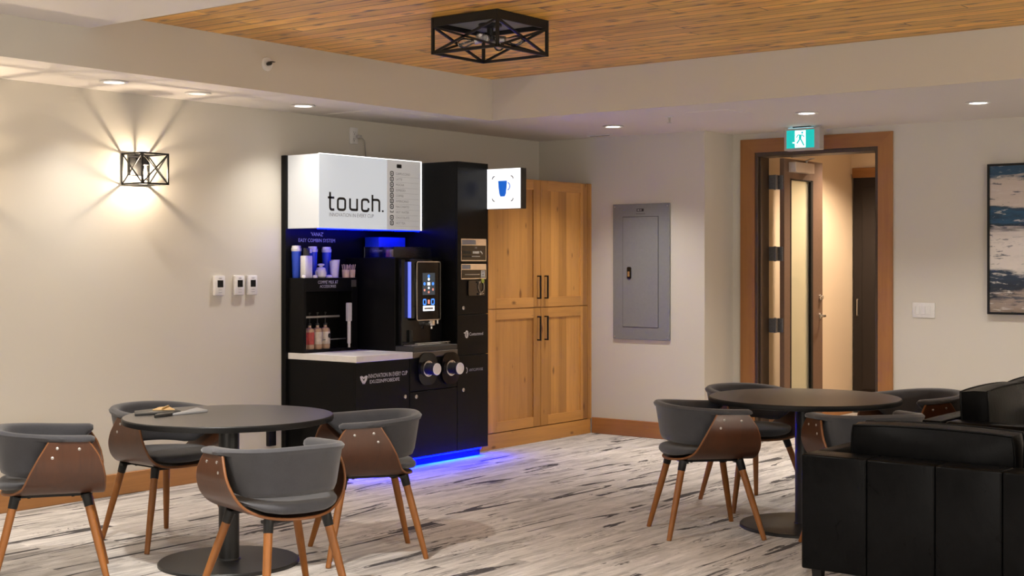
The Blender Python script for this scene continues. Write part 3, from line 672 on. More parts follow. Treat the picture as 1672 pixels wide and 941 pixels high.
# ------------------------------------------------------------------ coffee station
KX0, KX1, KXC, KF, KH = 7.186, 8.700, 8.318, 6.904, 7.273
YB = 7.60
k = thing('coffee_station', 'black self-service coffee station with lit white header and blue underglow against the left wall', 'coffee station', (7.94, 7.25, 0))
q = MB(); q.box(KX0-.022, KX1, YB, YL-.004, .01, 2.33); bp = q.part('back_panel', M['kiosk'], k)
q = MB(); q.box(KX0, KXC-.002, KF+.02, YB, .068, .818); bs = q.part('base_body', M['kiosk'], k)
q = MB(); q.box(KX0+.03, KX1-.03, KF+.06, YB, 0, .068); q.part('plinth', M['kiosk'], k)
# doors and fascia of the base
q = MB(); q.box(KX0, 7.758, KF, KF+.02, .072, .816, .002, 1); da = q.part('left_door', M['kiosk'], k)
q = MB(); q.box(7.764, KXC-.004, KF, KF+.02, .072, .566, .002, 1); db = q.part('right_door', M['kiosk'], k)
q = MB(); q.box(7.764, KXC-.004, KF, KF+.02, .572, .816, .002, 1); fa = q.part('dispenser_fascia', M['kiosk'], k)
def lock(x, z, parent):
    q = MB(); q.lathe([(.016, 0), (.015, -.006), (.009, -.008), (.008, -.004), (.002, -.004)], (x, KF, z), 18, 'y'); q.part('lock', M['chrome'], parent)
lock(7.706, .54, da); lock(7.83, .53, db)
# counter top: white slab, darker steel edge on the right
q = MB(); q.box(KX0, 7.79, KF-.006, YB, .819, .866, .003, 1); q.part('counter_top', M['counter'], k)
q = MB(); q.box(7.791, KXC-.004, KF-.006, YB, .819, .862, .003, 1); q.part('machine_shelf', M['shelf'], k)
# column
q = MB(); q.box(KXC, KX1, KF+.02, YB, .068, 2.323); co = q.part('column', M['kiosk'], k)
for z0, z1, nm in ((1.130, 2.323, 'column_upper_door'), (.812, 1.125, 'column_middle_door'), (.070, .807, 'column_lower_door')):
    q = MB(); q.box(KXC, KX1, KF, KF+.02, z0, z1, .002, 1); d_ = q.part(nm, M['kiosk'], k)
    if nm == 'column_upper_door': cu_ = d_; lock(8.385, 1.181, d_)
    if nm == 'column_lower_door': lock(8.385, .541, d_); cl_ = d_
    if nm == 'column_middle_door': cm_ = d_
# payment panels
def pay(z0, z1, nm, hh):
    f = frY(8.355, KF, z0); h_ = z1 - z0
    q = MB(); q.rrect(0, .314, 0, h_, .006, f, 0, .006); a = q.part(nm, M['chrome'], cu_)
    q = MB(); q.rect(.008, .306, .008, h_-hh, f, .006, .008); b = q.part('inset', M['gloss'], a)
    return f, h_, a, b
f, h_, a, b = pay(1.546, 1.722, 'card_reader', .052)
q = MB(); q.rect(.01, .18, h_-.046, h_-.008, f, .006, .0068); q.part('printed_band', M['grey_ink'], a)
q = MB(); q.rect(.14, .22, .060, .078, f, .008, .0095); q.rect(.13, .23, .036, .040, f, .008, .009); q.stroke([(.235, .078), (.25, .07), (.262, .058)], .010, f, .008, .0095); q.part('slot_light', M['white_ink'], b)
q = MB(); q.rect(.02, .12, .058, .080, f, .008, .0095); q.rect(.02, .12, .03, .044, f, .008, .0095); q.part('key_rows', M['plastic'], b); q = MB(); text(q, '/18', f, .165, .098, .022, d0=.0083); q.part('digits', M['dim_ink'], b)
f, h_, a, b = pay(1.404, 1.524, 'coin_unit', .046)
q = MB(); q.rect(.01, .115, h_-.040, h_-.006, f, .006, .0068); q.part('printed_band', M['grey_ink'], a)
q = MB(); q.rect(.045, .225, .034, .041, f, .008, .010); q.part('coin_slot', M['brushed'], b)
q = MB(); q.rect(.244, .292, .012, .068, f, .008, .010); st_ = q.part('sticker', M['white_ink'], b); q = MB(); q.rect(.250, .286, .052, .062, f, .010, .0105); q.rect(.250, .286, .016, .022, f, .010, .0105); q.rect(.258, .278, .030, .044, f, .010, .0105); q.part('sticker_marks', M['grey_ink'], st_)
f = frY(8.44, KF, 1.275)
q = MB(); q.rrect(0, .205, .0, .118, .012, f, 0, .012); hp = q.part('key_pocket', M['gloss'], cu_)
q = MB(); q.stroke(arc(.150, .070, .034, 0, 360, 18, .046)[:-1], .006, f, .014, .020, True); q.tube([f(.12, .105, .012), f(.12, .105, .030)], .008); q.tube([f(.128, .012, .012), f(.128, .012, .028)], .009); q.stroke([(.150, .012), (.185, .014)], .007, f, .012, .016); q.part('hook_ring', M['brushed'], hp)
q = MB(); q.poly(arc(.165, .115, .018, 0, 360, 14)[:-1], f, .020, .024); q.part('green_tag', M['yellow'], hp)
# text marks on column and door
f = frY(8.395, KF, .955)
q = MB(); q.stroke(arc(.035, .018, .017, 0, 360, 20, .026)[:-1], .009, f, 0, .001, True); q.stroke([(.035, -.004), (.035, .042)], .006, f, 0, .001); q.stroke([(.035, .03), (.046, .022), (.036, .016), (.046, .008), (.035, .004)], .005, f, 0, .001); q.stroke([(0, .030), (.02, .030)], .008, f, 0, .001); text(q, 'Contactmod', f, .066, .006, .036, width=.172); q.part('column_mark', M['white_ink'], cm_)
f = frY(8.395, KF, .675)
q = MB(); q.stroke(arc(.030, .016, .013, 100, -100, 12, .020), .008, f, 0, .001); text(q, 'ANYCUPOOSE', f, .066, .006, .030, width=.172); q.part('column_mark', M['dim_ink'], cl_)
f = frY(7.229, KF, .655)
q = MB(); q.stroke([(.008, .066), (.016, .040), (.038, .014)], .020, f, 0, .001); q.stroke([(.068, .066), (.060, .040), (.038, .014)], .020, f, 0, .001); q.stroke([(.022, .062), (.038, .048), (.054, .062)], .012, f, 0, .001); text(q, 'INNOVATION IN EVERY CUP', f, .083, .046, .044, width=.42); text(q, 'EXUZEINPFOBEDIFE', f, .098, .008, .036, width=.318); q.part('door_slogan', M['white_ink'], da)
# cup dispensers
for cx, cz in ((7.935, .735), (8.205, .725)):
    f = frY(cx, KF, cz)
    q = MB(); q.rrect(-.095, .115, -.125, .120, .085, f, 0, .022, 10); pl = q.part('cup_dispenser', M['gloss'], fa)
    q = MB(); q.lathe([(.054, -.022), (.060, -.024), (.060, -.036), (.053, -.038), (.051, -.030)], (cx, KF, cz), 36, 'y'); q.part('chrome_ring', M['chrome'], pl)
    q = MB(); q.lathe([(.044, -.02), (.043, -.085), (.046, -.088), (.046, -.112), (.041, -.114), (.039, -.104)], (cx, KF, cz), 32, 'y'); q.part('cup_tube', M['plastic'], pl)
    q = MB(); q.lathe([(.041, -.1145), (.0455, -.118), (.0445, -.122), (.037, -.120), (.032, -.108), (.005, -.107)], (cx, KF, cz), 32, 'y'); q.part('paper_cup', M['paper'], pl)
# header
HZ0, HZ1 = 1.787, 2.330
q = MB(); q.box(KX0+.006, KXC-.001, KH+.006, YB, HZ0+.004, HZ1-.004); hd = q.part('header', M['kiosk'], k)
f = frY(KX0, KH, HZ0); W_ = KXC-.001 - KX0; H_ = HZ1 - HZ0
q = MB(); q.rect(0, .728, 0, H_, f, -.006, 0); q.part('header_front', M['header'], hd)
q = MB(); q.rect(.728, W_-.012, 0, H_, f, -.006, 0); mn = q.part('menu_board', M['menu'], hd)
q = MB(); q.box(KX0, KX0+.006, KH+.0065, YB, HZ0, HZ1); q.part('header_side', M['header_side'], hd)
q = MB(); q.rect(W_-.012, W_, 0, H_, f, -.006, .001); q.box(KX0, KXC-.001, KH, KH+.006, HZ1, HZ1+.005); q.part('edge_light', M['header_edge'], hd)
# lettering on header
u = .000504; vv = .000339; ox = .087; oz = .134
def L(x, y): return (ox + (x-205)*u, oz + (580 - y)*vv)
q = MB(); SW = .018
def rrs(x0, x1, y0, y1, r, a0, n):
    pass
q.stroke([L(252, 188), L(252, 520)] + [L(252+40*(1-math.cos(a)), 520+50*math.sin(a)) for a in (.4, .8, 1.2, 1.57)] + [L(338, 568)], SW, f, 0, .002); q.stroke([L(208, 308), L(338, 308)], SW*.9, f, 0, .002)
def rnd(x0, x1, y0, y1, r=50):
    return [L(x, y) for x, y in rr_pts(x0, x1, y0, y1, r, 5)]
q.stroke(rnd(412, 566, 318, 566), SW, f, 0, .002, True)
def curve(pts): return [L(*p_) for p_ in pts]
q.stroke(curve([(668, 306), (668, 505)] + arc(718, 505, 50, 180, 90, 5)[1:] + [(818, 555)]), SW, f, 0, .002); q.stroke(curve([(818, 306), (818, 575)]), SW, f, 0, .002)
q.stroke(curve([(1066, 385), (1064, 360)] + arc(1016, 362, 48, 0, -90, 5)[1:] + arc(972, 364, 50, -90, -180, 5) + arc(972, 520, 50, 180, 90, 5) + arc(1016, 522, 48, 90, 0, 5) + [(1066, 500)]), SW, f, 0, .002)
q.stroke(curve([(1150, 200), (1150, 576)]), SW, f, 0, .002); q.stroke(curve([(1150, 312), (1240, 308)] + arc(1250, 360, 52, -90, 0, 5) + [(1302, 576)]), SW, f, 0, .002)
q.rect(*(L(1362, 0)[0], L(1396, 0)[0]), L(0, 578)[1], L(0, 536)[1], f, 0, .002)
q.part('touch_lettering', M['ink'], hd)
q = MB(); text(q, 'INNOVATION IN EVERY CUP', f, .100, .088, .040, width=.475, d0=.001); q.part('tagline', M['grey_ink'], hd)
# menu rows
mx = .765
MB().rrect(.838, .893, .482, .512, .006, f, .0, .0012).part('menu_badge', M['ink'], mn)
rows = ('CAPPUCCINO', 'LATTE', 'MOCHA', 'ESPRESSO', 'COFFEE', 'AMERICANO', 'MACCHIATO', 'HOT WATER', 'CHOCOLATE', 'HOT TEA')
for i, s_ in enumerate(rows):
    z = .436 - i*.0425; q = MB(); q2 = MB()
    if i != 7: q.stroke(rr_pts(mx, mx+.034, z-.014, z+.016, .008, 3), .007, f, 0, .0012, True); q.rect(mx+.012, mx+.022, z-.005, z+.006, f, 0, .0012)
    else: q.stroke([(mx, z+.012), (mx, z), (mx+.034, z), (mx+.034, z+.012)], .006, f, 0, .0012)
    text(q2, s_, f, mx+.062, z-.008, .026, d0=.0008); q2.rect(mx+.058, mx+.33, z-.0225, z-.0213, f, 0, .0006)
    q.part('menu_icon', M['ink'], mn); q2.part('menu_text', M['grey_ink'], mn)
# blue led strips
q = MB(); q.box(KX0+.01, KXC-.01, KH+.012, KH+.028, HZ0-.008, HZ0+.003); q.part('header_led', M['led'], hd)
q = MB(); q.box(KX0+.03, KX1-.04, KF+.040, KF+.056, .050, .066); q.part('plinth_led', M['led_low'], k)
for nm, y, z, rx, e_, sz in (('plinth_led_beam', KF+.030, .060, 0.0, 150.0, KX1-KX0-.08), ('header_led_beam', KH+.02, HZ0-.012, math.radians(-30), 1.1, KXC-KX0-.04)):
    l = bpy.data.lights.new(nm, 'AREA'); l.shape = 'RECTANGLE'; l.size = sz; l.size_y = .012; l.energy = e_; l.color = (.0, .003, 1.0)
    o = bpy.data.objects.new(nm, l); COL.objects.link(o); o.location = (KX0+.03+sz/2, y, z); o.rotation_euler = (-rx, 0, 0); o['kind'] = 'structure'
# text on the blue back panel
f = frY(7.291, YB, 1.690)
q = MB(); text(q, "'VANAZ'", f, .13, .046, .040, width=.13); text(q, 'EASY COMBIN SYSTEM', f, 0, 0, .038, width=.385); q.part('back_panel_text', M['white_ink'], bp)
# condiment rack
RX0, RX1, RY, RZ0, RZ1 = KX0, 7.755, 7.432, .866, 1.420
q = MB(); q.box(RX0, RX0+.026, RY, YB-.001, RZ0, RZ1, .002, 1); q.box(RX1-.06, RX1, RY, YB-.001, RZ0, RZ1, .002, 1); q.box(RX0+.026, RX1-.06, RY, YB-.001, 1.318, RZ1, .002, 1); q.box(RX0+.026, RX1-.06, RY, YB-.001, RZ0, RZ0+.022, .002, 1); q.box(RX0+.026, RX1-.06, YB-.02, YB-.001, RZ0+.022, 1.318)
rk = q.part('condiment_rack', M['kiosk'], k)
q = MB(); q.bar((RX0+.026, RY+.02, 1.130), (RX1-.18, RY+.02, 1.130), .010, .014); q.bar((RX0+.20, RY+.05, .955), (RX1-.08, RY+.05, .955), .008); q.part('rack_rail', M['brushed'], rk)
f = frY(7.33, RY, 1.345)
q = MB(); text(q, 'COMME\' MILK &T', f, 0, .032, .034, width=.21); text(q, 'ACCESSORIES', f, .02, .002, .030, width=.17); q.part('rack_text', M['white_ink'], rk)
q = MB(); q.rect(.355, .405, .005, .058, f, 0, .004); q.part('rack_clip', M['brushed'], rk)
# machine housing
q = MB(); q.box(7.80, KXC-.004, 7.087, YB-.001, .863, 1.572, .003, 1); q.part('machine_housing', M['kiosk'], k)
# flag sign with cup
q = MB(); q.box(8.690, 8.765, 6.57, KF-.0005, 1.960, 2.280, .003, 1); fs = q.part('flag_sign', M['plastic'], k)
f = frX(8.690, KF-.0008, 1.960)
q = MB(); q.rect(.0, .331, .002, .318, f, -.002, .003); ff = q.part('flag_face', M['cupsign'], fs)
q = MB(); q.poly([(.112, .222), (.200, .222), (.196, .17), (.188, .118), (.178, .098), (.134, .098), (.124, .118), (.116, .17)], f, .003, .0045); q.stroke(arc(.200, .178, .028, 75, -80, 12, .030), .008, f, .003, .0045); q.part('cup_mark', M['cup_blue'], ff)
q = MB()
for cx, cy, a0 in ((.077, .235, 180), (.238, .235, 90), (.077, .085, 270), (.238, .085, 0)):
    q.stroke(arc(cx, cy, .024, a0, a0-90 if False else a0-90, 6) if a0 in (180,) else arc(cx, cy, .024, {90: 0, 270: 180, 0: 270}[a0], {90: 90, 270: 270, 0: 360}[a0], 6), .008, f, .003, .0045)
q.part('corner_marks', M['grey_ink'], ff)

# coffee machine
cm = thing('coffee_machine', 'black coffee machine with touch screen standing on the coffee station shelf', 'coffee machine', (8.06, 7.0, .862))
q = MB(); q.box(7.80, KXC-.006, 6.90, 7.085, .8625, .905, .004, 1); tr = q.part('drip_tray', M['tray'], cm)
q = MB(); q.box(7.85, 8.30, 6.96, 7.06, .905, .912, .002, 1); q.box(7.87, 8.28, 6.945, 6.95, .920, .926, .001, 1); q.bar((7.9, 6.947, .905), (7.9, 6.947, .92), .006); q.bar((8.25, 6.947, .905), (8.25, 6.947, .92), .006); q.part('grille', M['brushed'], tr)
q = MB(); q.box(7.83, KXC-.012, 7.045, 7.085, .905, 1.56, .004, 1); q.box(7.90, 8.26, 7.012, 7.045, 1.11, 1.56, .006); bd = q.part('body', M['gloss'], cm)
q = MB(); q.box(7.905, 7.93, 7.02, 7.044, .93, 1.02, .004); q.part('spout_post', M['plastic'], bd)
q = MB(); q.rrect(0, .281, 0, .452, .016, frY(7.946, 7.0, 1.092), -.012, 0); sp = q.part('screen_panel', M['gloss'], cm)
q = MB(); q.stroke(rr_pts(.003, .278, .003, .449, .015, 5), .007, frY(7.946, 7.0, 1.092), -.002, .003, True); q.part('steel_bezel', M['chrome'], sp)
f = frY(7.946, 7.0, 1.092)
q = MB(); q.rect(.070, .214, .195, .363, f, 0, .001); sc = q.part('display', M['screen'], sp)
q = MB(); q.rect(.125, .156, .268, .292, f, .001, .0016); q.poly(arc(.141, .315, .011, 0, 360, 12)[:-1], f, .001, .0016); q.rect(.132, .150, .240, .256, f, .001, .0016); q.part('bright_icons', M['ui_white'], sc)
MB().rect(.074, .208, .072, .112, f, .001, .0016).part('white_button', M['ui_white'], sc)
q = MB()
for cx, cy in ((.092, .280), (.190, .280), (.141, .338)): q.poly(arc(cx, cy, .013, 0, 360, 12)[:-1], f, .001, .0016)
q.stroke(rr_pts(.078, .108, .122, .160, .004, 2), .010, f, .001, .0016, True); q.stroke(rr_pts(.172, .204, .122, .160, .004, 2), .010, f, .001, .0016, True); q.part('blue_icons', M['ui_blue'], sc)
q = MB()
for cx, cy in ((.092, .232), (.141, .216), (.190, .236)): q.poly(arc(cx, cy, .010, 0, 360, 12)[:-1], f, .001, .0016)
q.rect(.130, .152, .126, .158, f, .001, .0016); q.part('red_icons', M['ui_red'], sc)
q = MB(); q.rect(.09, .19, .084, .098, f, .0016, .002); q.part('price_bar', M['dim_ink'], sc)
q = MB(); q.box(8.092, 8.150, 6.985, 7.0445, 1.050, 1.091, .004); q.tube([(8.12, 7.0, 1.045), (8.12, 7.0, 1.025)], .009, 12); q.tube([(8.19, 7.0, 1.09), (8.19, 7.0, 1.062)], .010, 12); q.part('spout', M['chrome'], cm)
q = MB(); q.box(7.896, 7.902, 7.014, 7.044, 1.115, 1.54); q.part('side_light', M['led_soft'], bd)

# items on top of the housing
bx = thing('display_box', 'clear acrylic display box on top of the black machine housing', 'box', (7.93, 7.32, 1.573))
q = MB()
x0, x1, y0, y1, z0, z1 = 7.81, 8.25, 7.11, 7.42, 1.5735, 1.655
for a in ((x0, x1, y0, y0+.004, z0, z1), (x0, x1, y1-.004, y1, z0, z1), (x0, x0+.004, y0+.004, y1-.004, z0, z1), (x1-.004, x1, y0+.004, y1-.004, z0, z1), (x0+.004, x1-.004, y0+.004, y1-.004, z0, z0+.003)): q.box(*a)
q.part('case', M['acrylic'], bx); q = MB(); text(q, 'Coffee time', frX(x0, 7.33, 1.61), 0, .01, .022, d0=.001); q.part('case_text', M['dim_ink'], bx)
for i, (x, y, mt) in enumerate(((7.86, 7.16, 'tan'), (7.90, 7.24, 'label_red'), (7.97, 7.17, 'chrome'), (8.05, 7.19, 'plastic'), (8.13, 7.17, 'chrome'), (8.19, 7.2, 'plastic'))):
    q = MB(); q.lathe([(.022, 1.577), (.026, 1.58), (.026, 1.625), (.018, 1.635)], (x, y, 0), 16)
    tag(q.single('capsule_tub', M[mt]), ('tan tub at the front left corner inside the acrylic display box', 'red tub behind the front left corner inside the acrylic display box', 'shiny tub left of the black one inside the acrylic display box', 'black tub in the middle of the acrylic display box', 'shiny tub towards the right end of the acrylic display box', 'black tub at the right end of the acrylic display box')[i], 'tub', 'tubs inside the acrylic display box')
q = MB(); q.box(7.99, 8.30, 7.43, 7.58, 1.5735, 1.735, .004); tag(q.single('blue_glow_box', M['blue_cup']), 'box with the blue LED glow in its colour, behind the acrylic display box', 'box')  # blue LED glow below the header is put into this box's colour

# items on the condiment rack (top at 1.420)
def lathe_thing(name, label, cat, c, parts, group=None):
    t = thing(name, label, cat, c, 0, group)
    for nm, prof, mt in parts: MB().lathe(prof, c, 24).part(nm, M[mt], t)
    return t
tz = RZ1 + .0005
def tumbler(x, y, label, s=1.0):
    return lathe_thing('travel_cup', label, 'cup', (x, y, tz), (('cup_body', [(.028, 0), (.029, .004), (.035, .17*s), (.0355, .20*s)], 'blue_cup'), ('cup_lid', [(.036, .198*s), (.038, .203*s), (.038, .220*s), (.034, .224*s), (.032, .240*s), (.01, .241*s)], 'white')), 'blue travel cups on the rack')
tumbler(7.232, 7.558, 'blue travel cup with white lid half hidden behind the square dispenser bottle')
tumbler(7.400, 7.558, 'blue travel cup with white lid standing in the middle behind the white sugar bowl', .98)
tumbler(7.545, 7.558, 'blue travel cup with white lid standing behind the stacked white cups', .97)
t = thing('dispenser_bottle', 'square white dispenser bottle with a black pump top on the condiment rack', 'bottle', (7.260, 7.48, tz))
MB().box(7.222, 7.298, 7.455, 7.507, tz, tz+.165, .005).part('bottle', M['white'], t)
q = MB(); q.lathe([(.024, .165), (.024, .215), (.02, .222)], (7.260, 7.48, tz), 20); q.part('pump_head', M['plastic'], t); q = MB(); q.box(7.282, 7.308, 7.47, 7.49, tz+.185, tz+.215, .004); q.part('nozzle', M['white'], t)
t = lathe_thing('sugar_bowl', 'rounded white china sugar bowl with a knob lid on the condiment rack', 'bowl', (7.405, 7.475, tz), (('bowl', [(.027, 0), (.038, .01), (.041, .04), (.036, .062)], 'white'), ('bowl_lid', [(.037, .062), (.032, .075), (.012, .082), (.012, .088), (.026, .094), (.024, .104), (.004, .108)], 'white')))
q = MB(); q.tube([(7.372, 7.475, tz+.015), (7.350, 7.475, tz+.02), (7.352, 7.475, tz+.05), (7.368, 7.475, tz+.052)], .005, 8); q.part('bowl_handle', M['white'], t)
for i, (x, y, r) in enumerate(((7.206, 7.452, .016), (7.322, 7.455, .020), (7.478, 7.464, .028))):
    lathe_thing('cup_lid', ('small white cup lid at the left front corner of the condiment rack', 'white cup lid between the square dispenser bottle and the sugar bowl', 'white cup lid between the sugar bowl and the stacked white cups')[i], 'lid', (x, y, tz),
        (('rim', [(r*.95, 0), (r, .004), (r*.96, .010)], 'paper'), ('dome', [(r*.92, .010), (r*.75, .019), (r*.3, .022)], 'paper')), 'white cup lids on the rack')
for i, (x, y, h) in enumerate(((7.545, 7.478, .128), (7.615, 7.535, .136))):
    lathe_thing('paper_cup_stack', ('left stack of white paper cups on the condiment rack, before the rear blue cup', 'right stack of white paper cups on the condiment rack, behind the stirrers')[i], 'cups', (x, y, tz), (('cups', [(.026, 0), (.031, h*.6), (.035, h-.004), (.0365, h), (.034, h), (.030, h*.75), (.005, h*.74)], 'paper'),), 'stacks of white paper cups')
def stirrers(x, y, label):
    t = thing('stirrer_holder', label, 'stirrers', (x, y, tz), 0, 'holders of wooden stirrers')
    MB().lathe([(.026, 0), (.030, .06), (.028, .06), (.024, .008), (.002, .006)], (x, y, tz), 20).part('holder', M['stick'], t)
    q = MB(); r = random.Random(int(x*1000))
    for a in range(16):
        an = 2*PI*a/16; rr = .010 + .010*(a % 2)
        q.bar((x + rr*math.cos(an)*.8, y + rr*math.sin(an)*.8, tz+.01), (x + rr*math.cos(an)*1.5, y + rr*math.sin(an)*1.5, tz+.092+r.random()*.01), .006, .002)
    s = q.part('stirrers', M['stick'], t); s['kind'] = 'stuff'
stirrers(7.645, 7.452, 'left holder of wooden stirrers at the front edge of the condiment rack'); stirrers(7.715, 7.458, 'right holder of wooden stirrers at the end of the condiment rack')
# syrup bottles in the niche
for i, (x, lm) in enumerate(((7.240, 'label_red'), (7.315, 'label_red'), (7.398, 'label_white'), (7.480, 'label_white'))):
    c = (x, 7.505, RZ0+.0225)
    lathe_thing('syrup_bottle', ('syrup bottle at the far left of the black niche, half hidden by its side', 'syrup bottle with a red label second from the left in the black niche', 'syrup bottle with a cream label in the middle of the black niche', 'syrup bottle with a dark emblem at the right end of the black niche row')[i], 'bottle', c,
        (('bottle', [(.033, 0), (.036, .008), (.036, .135), (.029, .152), (.013, .160), (.013, .178)], 'syrup'), ('label', [(.0362, .035), (.0366, .036), (.0366, .125), (.0362, .126)], lm), ('pump', [(.015, .176), (.015, .190), (.004, .193), (.0035, .262), (.010, .264), (.010, .272), (.004, .273)], 'plastic')), 'syrup bottles in the black niche')
q = MB(); q.poly(arc(0, 0, .014, 0, 360, 14, .018)[:-1], frY(7.484, 7.467, .985), 0, .001)
q.part('label_emblem', M['ink'], [o for o in COL.objects if o.name.startswith('syrup_bottle') and o.type == 'EMPTY'][-1])
t = thing('lid_dispenser', 'tall white lid tube standing upright at the right of the black niche', 'dispenser', (7.665, 7.52, RZ0+.0225))
q = MB(); q.rrect(-.020, .024, .20, .34, .006, frY(7.655, 7.42, RZ0+.0225), -.02, .0); q.part('upper_box', M['white'], t)
q = MB(); q.lathe([(.012, .03), (.014, .032), (.014, .20), (.010, .202)], (7.657, 7.428, RZ0+.0225), 16); q.bar((7.657, 7.428, RZ0+.0225+.03), (7.657, 7.428, RZ0+.0225), .012); q.part('lower_tube', M['white'], t)
q = MB(); q.box(7.80-.16, 7.79-.04, 7.10, 7.24, .8665, .869); tag(q.single('serving_mat', M['paper']), 'thin white paper mat lying on the white counter top', 'mat')

# ------------------------------------------------------------------ bistro tables
def table(x, y, R, label, br=.355):
    t = thing('bistro_table', label, 'table', (x, y, 0), 0, 'round pedestal tables')
    tp = MB().lathe([(R-.014, .7235), (R-.006, .7505), (R-.006, .755), (.01, .755)], (x, y, 0), 96).part('table_top', M['table'], t)
    MB().loft([[Vector((x + r*math.cos(2*PI*k_/96), y + r*math.sin(2*PI*k_/96), z)) for r, z in ((R-.0135, .7236), (R-.003, .726), (R, .731), (R, .750), (R-.0035, .7545), (R-.0058, .7545), (R-.0058, .7500))] for k_ in range(96)], False, True).part('edge_band', M['black'], tp)
    MB().lathe([(.052, .018), (.052, .70), (.16, .704), (.16, .723)], (x, y, 0), 40).part('column', M['base_metal'], t)
    MB().lathe([(br, 0), (br, .012), (br-.006, .018), (.06, .022), (.055, .03)], (x, y, 0), 72).part('base_plate', M['base_metal'], t)
TL = (4.756, 5.462); TR = (7.441, 3.563)
table(*TL, .53, 'round dark pedestal table with notebooks on it, left in the photo'); table(*TR, .55, 'bare round dark pedestal table behind the black sofa, right in the photo', .37)

# notebooks and pens on the left table
def flat(name, label, cat, pts, z, th, mat, bev=.002):
    mb = MB(); n = len(pts); cx = sum(p[0] for p in pts)/n; cy = sum(p[1] for p in pts)/n
    bm = bmesh.new(); vs = [bm.verts.new((a, b, z)) for a, b in pts]; fc = bm.faces.new(vs); r = bmesh.ops.extrude_face_region(bm, geom=[fc]); bmesh.ops.translate(bm, vec=(0, 0, th), verts=[v for v in r['geom'] if isinstance(v, bmesh.types.BMVert)])
    bmesh.ops.bevel(bm, geom=bm.edges[:], offset=bev, segments=2, affect='EDGES', profile=.5)
    mb.addbm(bm); return tag(mb.single(name, mat), label, cat)
flat('folio', 'closed black folio lying at the left edge of the left table', 'folio', [(4.43, 5.80), (4.66, 5.72), (4.76, 5.94), (4.52, 5.92)], .7555, .012, M['plastic'])
flat('tablet', 'slim silver tablet lying on the left table in front of the black folio', 'tablet', [(4.56, 5.665), (4.78, 5.655), (4.83, 5.80), (4.68, 5.715)], .7555, .012, M['silver'])
flat('pen_case', 'small dark case lying at the front left of the silver tablet', 'case', [(4.44, 5.66), (4.55, 5.66), (4.60, 5.70), (4.50, 5.71)], .7555, .014, M['plastic'])
flat('card', 'tan card lying on top of the black folio', 'card', [(4.58, 5.85), (4.66, 5.77), (4.74, 5.92), (4.68, 5.925)], .7682, .005, M['tan'], .0008)
q = MB(); q.tube([(4.60, 5.80, .779), (4.615, 5.812, .779), (4.70, 5.875, .779), (4.71, 5.882, .779)], [.002, .0055, .0055, .004], 12); tag(q.single('pen', M['gold']), 'gold pen lying across the tan card', 'pen')

